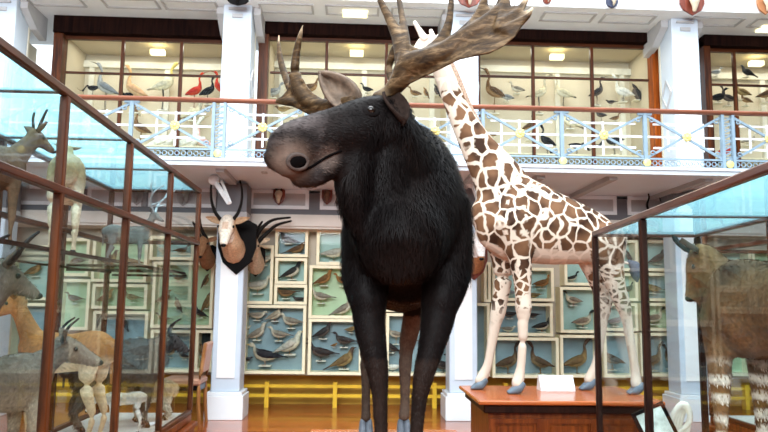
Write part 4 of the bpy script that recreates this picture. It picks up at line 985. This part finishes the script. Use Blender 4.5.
gl([(592, 248, 6.70, 22), (597, 272, 6.74, 13), (602, 292, 6.76, 9), (605, 306, 6.76, 7.5), (603, 318, 6.76, 5.6), (600, 342, 6.76, 4.6), (596, 364, 6.76, 4.6), (592, 374, 6.76, 5.6), (589, 380, 6.74, 5.5)])
me = remesh(b, .018, 6)
gm, n_, l_, b_ = newmat('giraffe_coat')
t_ = n_.new('ShaderNodeTexCoord'); nz_ = n_.new('ShaderNodeTexNoise'); nz_.inputs['Scale'].default_value = 7
l_.new(t_.outputs['Object'], nz_.inputs['Vector'])
ad_ = n_.new('ShaderNodeMix'); ad_.data_type = 'RGBA'; ad_.blend_type = 'LINEAR_LIGHT'; ad_.inputs[0].default_value = .045
l_.new(t_.outputs['Object'], ad_.inputs[6]); l_.new(nz_.outputs['Color'], ad_.inputs[7])
vo = n_.new('ShaderNodeTexVoronoi'); vo.feature = 'DISTANCE_TO_EDGE'; vo.inputs['Scale'].default_value = 8.2; vo.inputs['Randomness'].default_value = .85
mp_ = n_.new('ShaderNodeMapping'); mp_.inputs['Scale'].default_value = (1.0, .8, .82); l_.new(ad_.outputs[2], mp_.inputs[0]); l_.new(mp_.outputs[0], vo.inputs['Vector'])
vo2 = n_.new('ShaderNodeTexVoronoi'); vo2.feature = 'DISTANCE_TO_EDGE'; vo2.inputs['Scale'].default_value = 13; l_.new(ad_.outputs[2], vo2.inputs['Vector'])
at_ = n_.new('ShaderNodeAttribute'); at_.attribute_name = 'Col'; sp_ = n_.new('ShaderNodeSeparateColor'); l_.new(at_.outputs['Color'], sp_.inputs[0])
# R: amount of patch, G: small leg speckles instead of large body patches
mv = n_.new('ShaderNodeMix'); l_.new(sp_.outputs[1], mv.inputs[0]); l_.new(vo.outputs['Distance'], mv.inputs[2]); l_.new(vo2.outputs['Distance'], mv.inputs[3])
sb = n_.new('ShaderNodeMath'); sb.operation = 'SUBTRACT'; l_.new(mv.outputs[0], sb.inputs[0]); l_.new(sp_.outputs[2], sb.inputs[1])
rp = n_.new('ShaderNodeMapRange'); rp.inputs[1].default_value = .0; rp.inputs[2].default_value = .05; l_.new(sb.outputs[0], rp.inputs[0])
ml = n_.new('ShaderNodeMath'); ml.operation = 'MULTIPLY'; l_.new(rp.outputs[0], ml.inputs[0]); l_.new(sp_.outputs[0], ml.inputs[1])
n2 = n_.new('ShaderNodeTexNoise'); n2.inputs['Scale'].default_value = 4; l_.new(t_.outputs['Object'], n2.inputs['Vector'])
r2 = n_.new('ShaderNodeValToRGB'); r2.color_ramp.elements[0].position = .38; r2.color_ramp.elements[0].color = (.03, .013, .007, 1); r2.color_ramp.elements[1].position = .62; r2.color_ramp.elements[1].color = (.15, .075, .038, 1)
l_.new(n2.outputs['Fac'], r2.inputs[0])
mx_ = n_.new('ShaderNodeMix'); mx_.data_type = 'RGBA'; l_.new(ml.outputs[0], mx_.inputs[0]); mx_.inputs[6].default_value = (.56, .47, .38, 1); l_.new(r2.outputs[0], mx_.inputs[7])
l_.new(mx_.outputs[2], b_.inputs['Base Color']); b_.inputs['Roughness'].default_value = .65; b_.inputs['Specular IOR Level'].default_value = .1
def gc(p, n):
    z = p.z; r = 1.0; g = 0.0; cut = .050 + .035 * sstep(2.5, 2.9, z)
    if z < 2.05: g = 1 - sstep(1.70, 1.95, z); cut = .050 + .05 * (1 - sstep(1.75, 2.0, z))
    r = sstep(1.25, 1.55, z) if nb(p * 9) > -.1 - .5 * sstep(1.5, 1.75, z) else 0
    if n.z < -.55 and z > 1.75: r *= .25
    if p.x < 1.0 and z > 3.55: r *= .25
    return (r, g, cut)
paint(me, gc); link('body', me, gm, gir, True)
# mane, ossicones, ears, tail, hooves
bm = BM(); mp2 = [(512, 168), (500, 156), (486, 133), (472, 108), (457, 72), (446, 52)]
loft(bm, [(PP(x - 2, y + 1, 6.6), .035, .018) for x, y in mp2], up=(1, 0, .4), seg=8)
obj('mane', bm, mat('brown_mane', (.38, .26, .19), .8, var=.5, scale=60, bump=.6), gir, True)
gbf = mat('giraffe_face_hair', (.78, .66, .56), .6, var=.2, scale=20)
for a, t2, y in (((424, 38), (415, 23), 6.45), ((434, 40), (431, 31), 6.6)):
    bm = BM(); tube(bm, [PP(*a, y), PP((a[0] + t2[0]) / 2, (a[1] + t2[1]) / 2, y), PP(*t2, y)], [.04, .028, .02], seg=8); obj('ossicone', bm, gbf, gir, True)
ear('ear', PP(434, 44, 6.62), PP(441, 33, 6.72), .07, (0, -1, 0), gbf, None, gir)
bm = BM(); tube(bm, [PP(607, 232, 6.6), PP(614, 243, 6.6), PP(617, 255, 6.6), PP(623, 262, 6.6), PP(631, 263, 6.6)], [.035, .024, .018, .014, .012], seg=8); obj('tail', bm, gbf, gir, True)
bm = BM(); loft(bm, [(PP(629, 262, 6.6), .02, .02), (PP(635, 267, 6.6), .06, .04), (PP(636, 275, 6.6), .05, .04), (PP(637, 281, 6.6), .015, .015)], seg=10); obj('tail_tuft', bm, mat('blue_black_tuft', (.06, .075, .11), .6, var=.5, scale=60, bump=.5), gir, True)
for x, Y in ((517, 6.42), (480, 6.73), (636.5, 6.44), (588.5, 6.74)):
    c = V((PP(x, 385, Y).x, Y, gz)); bm = BM(); q = 0
    for s in (-1, 1):
        loft(bm, [((c.x + .045, c.y + s * .022, gz + .085), .03, .026), ((c.x + .0, c.y + s * .026, gz + .045), .042, .030), ((c.x - .075, c.y + s * .024, gz + .014), .014, .022)], seg=10)
    for v in bm.verts: v.co.z = max(v.co.z, gz + .001)
    obj('hoof', bm, hoofm, gir, True)

# ------------------------------------------------------------------ other quadrupeds
def quad(name, label, cat_, loc, head, s, col, leg=.62, blen=1.0, girth=.19, neck=.42, nang=50, hl=.27, horn=None, coat=None, turn=0, belly=None, fur=None, stripes=False, tail=.25, hdrop=-30, hgt=None, extra=None, group=None, facecol=None):
    """built along +x, hooves at z 0, then turned by head degrees and scaled"""
    t = thing(name, label, cat_, loc, group)
    M = Matrix.Translation(loc) @ Matrix.Rotation(rad(head), 4, 'Z') @ Matrix.Scale(s, 4)
    g = girth; zc = leg + g * .95; hb = blen / 2; b = BM()
    loft(b, [((-hb, 0, zc + g * .1), g * .75, g * .6), ((-hb * .7, 0, zc + g * .15), g * 1.02, g * .85), ((-hb * .1, 0, zc - g * .02), g * .98, g * .85), ((hb * .45, 0, zc - g * .05), g * 1.1, g * .85), ((hb * .8, 0, zc + g * .05), g * 1.05, g * .7), ((hb, 0, zc + .05), g * .65, g * .45)], seg=14)
    a = rad(nang); ny = rad(turn)
    n0 = V((hb * .82, 0, zc + g * .35)); dn = V((math.cos(a), 0, math.sin(a))); n1 = n0 + dn * neck
    n1 = n0 + Matrix.Rotation(ny * .5, 3, 'Z') @ (n1 - n0)
    loft(b, [(n0 - dn * .08, g * .8, g * .5), (n0 + (n1 - n0) * .5, g * .52, g * .36), (n1, g * .42, g * .32)], seg=12)
    hd = Matrix.Rotation(ny, 3, 'Z') @ V((math.cos(rad(hdrop)), 0, math.sin(rad(hdrop))))
    h0 = n1 - hd * .04; k = hl
    loft(b, [(h0, k * .30, k * .24), (h0 + hd * k * .3, k * .30, k * .23), (h0 + hd * k * .65, k * .20, k * .15), (h0 + hd * k * .95, k * .14, k * .13)], seg=12)
    for sy in (-1, 1):
        y = sy * g * .5
        loft(b, [((hb * .72, y, zc - g * .2), g * .45, g * .32), ((hb * .70, y, leg * .82), g * .28, g * .22), ((hb * .71, y, leg * .5), .038, .036), ((hb * .70, y, leg * .3), .024, .024), ((hb * .70, y, .10), .024, .024), ((hb * .72, y, .05), .03, .03)], seg=10)
        loft(b, [((-hb * .72, y, zc - g * .1), g * .62, g * .36), ((-hb * .68, y, leg * .80), g * .40, g * .24), ((-hb * .86, y, leg * .48), .036, .032), ((-hb * .80, y, leg * .25), .024, .024), ((-hb * .76, y, .10), .024, .024), ((-hb * .73, y, .05), .03, .03)], seg=10)
    me = remesh(b, .018, 4)
    fcol = facecol or col
    def fn(p, n):
        c = mixc(col, tuple(x * .6 for x in col), .5 + .6 * nb(p * 6))
        if belly: c = mixc(belly, c, sstep(-.3, .15, n.z * .3 + (p.z - zc) / g * .4 + .15)) if p.z > leg * .7 else mixc(c, belly, .6)
        if p.z > n1.z - k * .6 and p.x > n1.x - .05: c = mixc(c, fcol, .8)
        if extra: c = extra(p, n, c)
        return c
    paint(me, fn); eyes = BM(); sd = hd.cross(V((0, 0, 1))).normalized()
    if fur: me = furry(me, fur[0], lambda p, n: (fur[1], fur[2], V((-.5, 0, -.8))), 5)
    me.transform(M); link('body', me, coatm, t, True)
    up = sd.cross(hd).normalized()
    for sy in (-1, 1): ball(eyes, h0 + hd * k * .33 + sd * sy * k * .215 + up * k * .08, k * .06, seg=8)
    bmesh.ops.transform(eyes, matrix=M, verts=eyes.verts[:]); obj('eyes', eyes, blackm, t, True)
    nose = BM(); ball(nose, h0 + hd * k * 1.02, k * .09, k * .12, k * .08, seg=10); bmesh.ops.transform(nose, matrix=M, verts=nose.verts[:]); obj('nose', nose, blackm, t, True)
    for sy in (-1, 1):
        e = ear('ear', M @ (h0 + sd * sy * k * .2 + up * k * .16), M @ (h0 + sd * sy * k * .75 + up * k * .42 - hd * k * .1), k * .3 * s, M.to_3x3() @ (hd + up * .3), earc(col), None, t, .006)
    tb = BM(); tube(tb, [M @ V((-hb * .98, 0, zc + g * .6)), M @ V((-hb * 1.1, 0, zc + g * .2)), M @ V((-hb * 1.12, 0, zc - tail))], [.03 * s, .022 * s, .012 * s], seg=8); obj('tail', tb, earc(col), t, True)
    for x_, yy in ((hb * .72, 1), (hb * .72, -1), (-hb * .73, 1), (-hb * .73, -1)):
        hb_ = BM(); loft(hb_, [((x_, yy * g * .5, .055), .03, .03), ((x_ + .02, yy * g * .5, .02), .03, .036)], seg=8)
        for v in hb_.verts: v.co.z = max(v.co.z, .001)
        bmesh.ops.transform(hb_, matrix=M, verts=hb_.verts[:]); obj('hoof', hb_, blackm, t, True)
    if horn:
        m = horn.get('mat', hornm)
        for sy in (-1, 1):
            tb = BM(); pts = [M @ (h0 + sd * sy * (q[1]) + up * q[2] - hd * q[0]) for q in horn['pts']]
            tube(tb, pts, [horn['r'] * s * (1 - i / len(pts) * .85) for i in range(len(pts))], seg=8)
            for br in horn.get('br', ()):
                tube(tb, [M @ (h0 + sd * sy * q[1] + up * q[2] - hd * q[0]) for q in br], [horn['r'] * s * .7, horn['r'] * s * .5, horn['r'] * s * .15], seg=6)
            obj('horn', tb, m, t, True)
    return t, M, h0, hd
EC = {}
def earc(c):
    k = tuple(round(x, 2) for x in c)
    if k not in EC: EC[k] = mat('short_hair', tuple(x * .8 for x in c), .7, var=.3, scale=30)
    return EC[k]
# okapi in the right case
def okc(p, n, c):
    c = mixc((.06, .026, .012), (.22, .105, .042), .5 + .7 * nb(p * 4))
    if p.z < .86 and abs(p.x) > .2:                       # striped haunches and upper legs
        s_ = math.sin(p.z * 62 + 2.5 * nb(p * 5)); stripe = sstep(-.1, .35, s_)
        if p.z > .40: c = mixc(c, (.66, .58, .48), stripe * .9 * sstep(.82, .70, p.z) if False else stripe * .9 * (1 - sstep(.78, .88, p.z)))
        else: c = (.62, .54, .44) if not (.27 < p.z < .36) else (.05, .03, .02)
    if p.x > .93 and p.z > 1.2: c = mixc((.50, .46, .42), (.035, .024, .02), sstep(1.46, 1.56, p.z))
    return c
oc = P(716, 430, Y=4.05); ob = .352
okpos = V((2.36, 3.75, ob))
quad('okapi', 'stuffed okapi with velvety brown body and striped legs inside the right glass case', 'okapi', okpos, 97, 1.0, (.12, .065, .04), leg=.90, blen=1.10, girth=.265, neck=.26, nang=50, hl=.29, hdrop=-72, turn=48, tail=.4, extra=okc,
     horn={'pts': [(0, .05, .1), (.03, .05, .17), (.06, .05, .20)], 'r': .02}, fur=(9000, .025, .006))
# animals of the left case
cz = .322; sz_ = 1.805; LXc = -2.18
def lp(px, Y=None):  # on the case mid line
    return P(px, 303, X=LXc).y
hook = {'pts': [(0, .06, .05), (.02, .16, .06), (.04, .22, .16), (0, .18, .26)], 'r': .022}
lyre = {'pts': [(0, .04, .06), (.06, .10, .20), (.08, .12, .34), (.02, .07, .48)], 'r': .018}
short = {'pts': [(0, .04, .06), (.02, .05, .14), (.02, .05, .22)], 'r': .014}
deer = {'pts': [(0, .05, .06), (.10, .20, .24), (.08, .32, .46), (-.02, .3, .68)], 'r': .03, 'mat': mat('pale_antler', (.55, .55, .56), .5, var=.2), 'br': [[(.06, .12, .18), (-.08, .18, .32), (-.14, .2, .44)], [(.09, .28, .4), (.16, .40, .52), (.18, .42, .66)]]}
quad('antelope', 'large grey antelope at the left edge inside the left glass case', 'antelope', (LXc, 3.45, cz), 80, 1.0, (.15, .12, .09), leg=.68, blen=1.05, girth=.24, horn=hook, turn=-30, belly=(.26, .21, .15), fur=(9000, .03, .006))
quad('calf', 'grey calf-like antelope with curved black horns and dark nose in the left glass case', 'antelope', (LXc - .02, 4.50, cz), 66, .80, (.19, .15, .11), leg=.62, blen=.95, girth=.21, nang=34, neck=.3, hl=.34, horn=hook, turn=-40, hdrop=-25, belly=(.34, .28, .2), fur=(9000, .025, .006))
quad('deer', 'slender orange-brown deer in the middle of the left glass case', 'deer', (LXc - .1, 5.85, cz), 165, .92, (.42, .18, .055), leg=.66, blen=.8, girth=.17, nang=60, turn=10, belly=(.70, .56, .36), horn=short)
quad('wild_goat', 'shaggy grey goat with a black head behind the small fox, left glass case', 'goat', (LXc + .0, 6.75, cz), 30, .82, (.12, .105, .09), leg=.50, blen=.95, girth=.25, nang=35, neck=.26, turn=-20, facecol=(.02, .02, .022), fur=(7000, .06, .01), horn=hook)
quad('fox', 'small fluffy tawny fox on the floor of the left glass case near its far end', 'fox', (LXc + .22, 7.22, cz), 205, .52, (.55, .40, .25), leg=.36, blen=.75, girth=.19, nang=30, neck=.15, hl=.26, hdrop=-10, fur=(6000, .07, .012), belly=(.78, .68, .52), tail=.1)
quad('fawn', 'small pale fawn with lowered head, between deer and fox in the left glass case', 'fawn', (LXc + .2, 6.45, cz), 190, .42, (.48, .43, .36), leg=.62, blen=.75, girth=.13, nang=-15, hdrop=-60, neck=.35, belly=(.8, .76, .68))
quad('antelope', 'cream-coloured antelope on the upper shelf of the left glass case, seen from behind', 'antelope', (LXc + .05, 5.25, sz_), 110, .66, (.46, .33, .17), leg=.66, blen=.8, girth=.23, nang=55, turn=20, belly=(.74, .64, .46), horn=short)
quad('stag', 'small grey stag with branching antlers on the upper shelf of the left glass case', 'stag', (LXc, 6.85, sz_), 20, .46, (.20, .18, .16), leg=.55, blen=.8, girth=.17, nang=60, horn=deer, turn=-30)
quad('antelope', 'dark brown antelope on the upper shelf at the very left of the left glass case', 'antelope', (LXc, 4.15, sz_), 75, .62, (.16, .09, .05), leg=.60, blen=.9, girth=.2, horn=lyre, turn=-20)

# ------------------------------------------------------------------ wall heads and shields
def shield(bm, c, w, h, d, pts=None):
    pts = pts or [(-.5, .42), (-.28, .5), (0, .44), (.28, .5), (.5, .42), (.5, .0), (.36, -.28), (0, -.5), (-.36, -.28), (-.5, 0)]
    plate(bm, [V(c) + V((x * w, 0, z * h)) for x, z in pts], d, (0, 1, 0)); return bm
def head_mount(label, px, py, Y, s, face, col, horns, shm, sh=(.62, .88), neckdir=None, hr=.022, nose=None, wall=None, mask=None, dirx=0, shc=(0, 0), muzzle=-55):
    """antelope head with neck on a shield; (px,py) is the brow in depth Y"""
    c = P(px, py, Y=Y); t = thing('mounted_head', label, 'mounted head', c)
    yw = wall
    b = BM(); hx = math.sin(rad(dirx)); hd = V((hx * .55, -.45, -math.sin(rad(-muzzle)) * .85)).normalized()
    loft(b, [((c.x + shc[0] * .5, yw - .02, c.z - .30 * s), .19 * s, .15 * s), ((c.x + shc[0] * .3, (yw + Y) / 2 + .02, c.z - .22 * s), .16 * s, .13 * s), ((c.x, Y + .05, c.z - .04 * s), .11 * s, .10 * s)], seg=12)
    loft(b, [(c + V((0, .05, .03)) * s, .10 * s, .10 * s), (c + hd * .07 * s, .10 * s, .105 * s), (c + hd * .19 * s, .07 * s, .072 * s), (c + hd * .29 * s, .05 * s, .055 * s)], up=(0, -1, 0), seg=12)
    me = remesh(b, .011 * s, 4)
    paint(me, lambda p, n: mask(p, c, s, n) if mask else mixc(col, tuple(x * .7 for x in col), .5 + .5 * nb(p * 8)))
    link('head', me, coatm, t, True)
    e = BM(); sd = V((1, 0, 0))
    for q in (-1, 1): ball(e, c + hd * .06 * s + V((q * .093 * s, -.045 * s, .01)), .018 * s, seg=8)
    ball(e, c + hd * .335 * s, .035 * s, .025 * s, .025 * s, seg=8)
    obj('eyes_and_nose', e, blackm, t, True)
    for q in (-1, 1): ear('ear', c + V((q * .08, .02, .03)) * s, c + V((q * .28, .03, .09)) * s, .085 * s, (0, -1, 0), earc(col), None, t, .006)
    for q in horns:
        b = BM(); n = len(q); tube(b, [P(x, y, Y=yy) for x, y, yy in q], [hr * s * (1 - i / n * .8) for i in range(n)], seg=8, sub=4); obj('horn', b, hornm, t, True)
    b = BM(); shield(b, (c.x + shc[0], yw - .02, c.z - .26 * s + shc[1]), sh[0] * s, sh[1] * s, .04); obj('shield', b, shm, t, bevel=.004)
    return t
def oryx(p, c, s, n):
    r = (p - c); f = (.80, .70, .58)
    if p.y < c.y + .02 and r.z < .02 and abs(r.x) < .035 * s and r.z > -.08 * s: return mixc((.50, .26, .14), f, .45)
    if p.y > c.y + .06: return mixc((.52, .28, .15), (.72, .50, .32), .5 + .6 * nb(p * 7))
    return mixc(f, (.60, .36, .20), sstep(.06, .11, abs(r.x) / s))
yc_ = YC + .04
head_mount('antelope head with long black upright horns on a black shield, on the left column', 227, 224, 8.85, 1.0, 1, (.55, .34, .20),
           [[(222, 221, 8.86), (215, 212, 8.9), (211.5, 200, 8.95), (211, 188, 9.0), (212, 177, 9.0)], [(232, 221, 8.86), (238, 213, 8.9), (241.5, 202, 8.95), (242, 190, 9.0), (240, 181, 9.0)]],
           shieldm, sh=(.50, .72), wall=yc_, mask=oryx, hr=.026, shc=(.07, .0))
def skullhead(label, px, py, Y, col, horns, wall, s=.8, nosecol=None, shm_=None, sh=(.3, .5)):
    return head_mount(label, px, py, Y, s, 1, col, horns, shm_ or shieldm, sh=sh, wall=wall, hr=.040)
skullhead('pale long-faced head with two long swept-back horns, right of the left column', 253, 244, 9.55, (.66, .50, .34), [[(254, 241, 9.56), (262, 228, 9.6), (273, 220, 9.65), (290, 217.5, 9.7)], [(257, 243, 9.56), (267, 233, 9.6), (277, 225, 9.65), (291, 221, 9.7)], [(250, 240, 9.56), (256, 231, 9.6), (262, 222, 9.65)]], 9.92, .85)
skullhead('brown horned head partly behind the left column, beside the glass case', 203, 242, 9.55, (.40, .20, .10), [[(201, 239, 9.56), (197, 230, 9.6), (193, 222, 9.65)], [(206, 238, 9.56), (201, 228, 9.6), (200, 219, 9.65)]], 9.92, .75)
head_mount('pale-faced sheep-like head with tan neck, on the middle column beside the moose shoulder', 479, 240, 8.9, .9, 1, (.80, .72, .66), [[(472, 237, 8.92), (468, 231, 8.97), (470, 226, 9.0)], [(479, 237, 8.92), (482, 231, 8.97), (480, 226, 9.0)]], shieldr, sh=(.4, .6), wall=yc_, hr=.026,
           mask=lambda p, c, s, n: (.42, .20, .09) if p.z < c.z - .22 else (.82, .76, .72))
skullhead('dark head with two slim upright horns, above the right glass case corner', 656, 218, 9.6, (.06, .05, .05), [[(652, 214, 9.6), (647, 206, 9.65), (649, 198, 9.7), (648, 192, 9.7)], [(659, 214, 9.6), (663, 206, 9.65), (660, 198, 9.7), (661, 190, 9.7)]], 9.95, .55)
def trophy(label, px, py, Y, w, h, shm_, col, horned=True, skull=True):
    s = Y / FPX; c = P(px, py, Y=Y); t = thing('shield_trophy', label, 'trophy shield', c)
    b = BM(); shield(b, (c.x, c.y, c.z), w * s, h * s, .03); obj('shield', b, shm_, t, bevel=.004)
    b = BM(); k = h * s
    loft(b, [((c.x, c.y - .05, c.z + k * .25), k * .14, k * .20), ((c.x, c.y - .08, c.z + k * .08), k * .18, k * .21), ((c.x, c.y - .08, c.z - k * .16), k * .12, k * .13), ((c.x, c.y - .06, c.z - k * .34), k * .07, k * .08)], up=(0, -1, 0), seg=10)
    obj('skull', b, col, t, True)
    if horned:
        for q in (-1, 1):
            b = BM(); tube(b, [(c.x + q * k * .08, c.y - .05, c.z + k * .3), (c.x + q * k * .16, c.y - .05, c.z + k * .48), (c.x + q * k * .10, c.y - .05, c.z + k * .66)], [k * .05, k * .04, k * .01], seg=8); obj('horn', b, hornm, t, True)
    return t
trophy('small dark shield with a bleached skull on the frieze panel right of the left column', 279, 197, 9.94, 12, 17, shieldr, bonem)
trophy('small brown shield with dark skull on the frieze, just below the moose chin', 327, 197, 9.94, 11, 16, shieldr, mat('brown_skull', (.16, .08, .05), .5), False)
trophy('large red and white shield at the top of the right column', 692, 4, 8.86, 27, 26, shieldr, bonem, False)
trophy('dark shield mount at the top of the middle column above the antler', 469, 0, 8.86, 24, 17, shieldr, bonem, False)
trophy('dark horned mount at the top of the left column', 238, 1, 8.86, 22, 10, shieldm, hornm, False)
trophy('small blue-rimmed round mount on the cornice above the right gallery case', 612, 3, 8.86, 13, 12, mat('slate_shield', (.05, .06, .10), .4), bonem, False)
trophy('small tan mount on the cornice between the antler and the cranes', 547, 1, 8.86, 9, 7, shieldr, bonem, False)
trophy('orange-brown mount at the top right corner', 765, 5, 8.86, 18, 22, mat('tan_shield', (.42, .18, .08), .5), bonem, False)
trophy('grey long-faced mounted skull seen through the glass left of the left column', 183, 198, 9.94, 12, 17, mat('grey_shield', (.30, .30, .30), .5), mat('grey_skull', (.22, .21, .2), .5), False)
trophy('grey mounted skull on the frieze seen through the middle of the left glass case', 137, 197, 9.94, 12, 17, MATS['grey_shield'], MATS['grey_skull'], False)
# spotlights under the gallery
def spot(label, px, py, Y, tgt):
    c = P(px, py, Y=Y); t = thing('spotlight', label, 'spotlight', (c.x, c.y, 3.10)); d = (P(*tgt, Y=Y - .25) - c)
    b = BM(); ball(b, c, .075, .075, .07, seg=14); obj('lamp_head', b, metalw, t, True)
    b = BM(); bar(b, c, c + d, .035, .05); bar(b, c + V((.09, 0, 0)), c + d + V((.02, 0, 0)), .02, .03); obj('arm', b, metalw, t)
    b = BM(); tube(b, [(c.x, c.y, 3.095), (c.x, c.y, c.z)], .02, seg=8, sub=1); obj('stem', b, metalw, t)
spot('white enamel spotlight hanging under the gallery above the long-horned antelope head', 214, 180, 8.9, (229, 203))
spot('white spotlight under the gallery between moose and giraffe', 472, 183, 8.9, (478, 200))
tagm(obj('ceiling_lamp', bx(P(355, 16, Y=9.3).x - .17, P(355, 16, Y=9.3).x + .17, 9.2, 9.4, ZS - .03, ZS - .002), lampm), 'flat warm lamp in the upper soffit right of the far antler', 'lamp')
tagm(obj('ceiling_lamp', bx(P(764, 26, Y=9.6).x - .2, P(764, 26, Y=9.6).x + .2, 9.3, 9.5, ZS - .03, ZS - .002), lampm), 'flat warm lamp in the upper soffit at the top right edge', 'lamp')
tagm(obj('junction_plate', bx(*(lambda c: (c.x - .035, c.x + .035, 8.6, 8.68, 3.085, 3.10))(P(265, 178, Y=8.7))), lgreyp), 'small grey junction plate under the gallery above the small skull shield', 'fitting')
# framed label and bleached bones inside the right case
c = P(658, 420, Y=4.75); t = thing('picture_frame', 'black-framed picture leaning inside the right glass case, below the giraffe plinth end', 'picture', c)
R_ = Matrix.Translation(P(655, 425, Y=4.85)) @ Matrix.Rotation(rad(-22), 4, 'Y') @ Matrix.Rotation(rad(-12), 4, 'X')
b = BM()
for a in ((-.12, .12, .10, .125), (-.12, .12, -.22, -.195), (-.12, -.095, -.195, .10), (.095, .12, -.195, .10)): box(b, a[0], a[1], -.01, .01, a[2], a[3], R_)
obj('frame', b, blackm, t); obj('print', box(BM(), -.095, .095, -.004, .006, -.195, .10, R_), mat('pale_print', (.66, .72, .64), .6, var=.45, scale=14), t)
b = BM()
for k in range(4):
    o = k * 3
    tube(b, [P(670 + o, 432, Y=4.9), P(674 + o, 414 - k, Y=4.85), P(683 + o * .5, 404 + k, Y=4.8), P(690, 412 + o, Y=4.8), P(688 - o, 432, Y=4.85)], [.012, .02, .022, .018, .012], seg=8)
tagm(obj('antler_bundle', b, mat('bleached_bone', (.80, .76, .66), .5, var=.15), smooth=True), 'white curved bleached bones behind the black-framed picture in the right case', 'bones')
# white label cards on the floor of the left case
for k, (px, Y, d) in enumerate([(70, 5.1, 'white label card on the glass case floor below the calf'), (100, 5.9, 'white label card on the glass case floor below the deer'), (143, 7.0, 'white label card on the glass case floor before the fox'), (160, 7.45, 'white label card on the glass case floor behind the fox')]):
    x = -1.70 - .16 - .04 * (k % 2); b = BM(); box(b, -.05, .05, -.11, .11, 0, .004, Matrix.Translation((x, Y, .326)) @ Matrix.Rotation(rad(-28), 4, 'Y') @ Matrix.Rotation(rad(10 * k), 4, 'Z'))
    for v in b.verts: v.co.z = max(v.co.z, .3235)
    tagm(obj('label_card', b, papers), d, 'label', 'label cards in the left glass case')
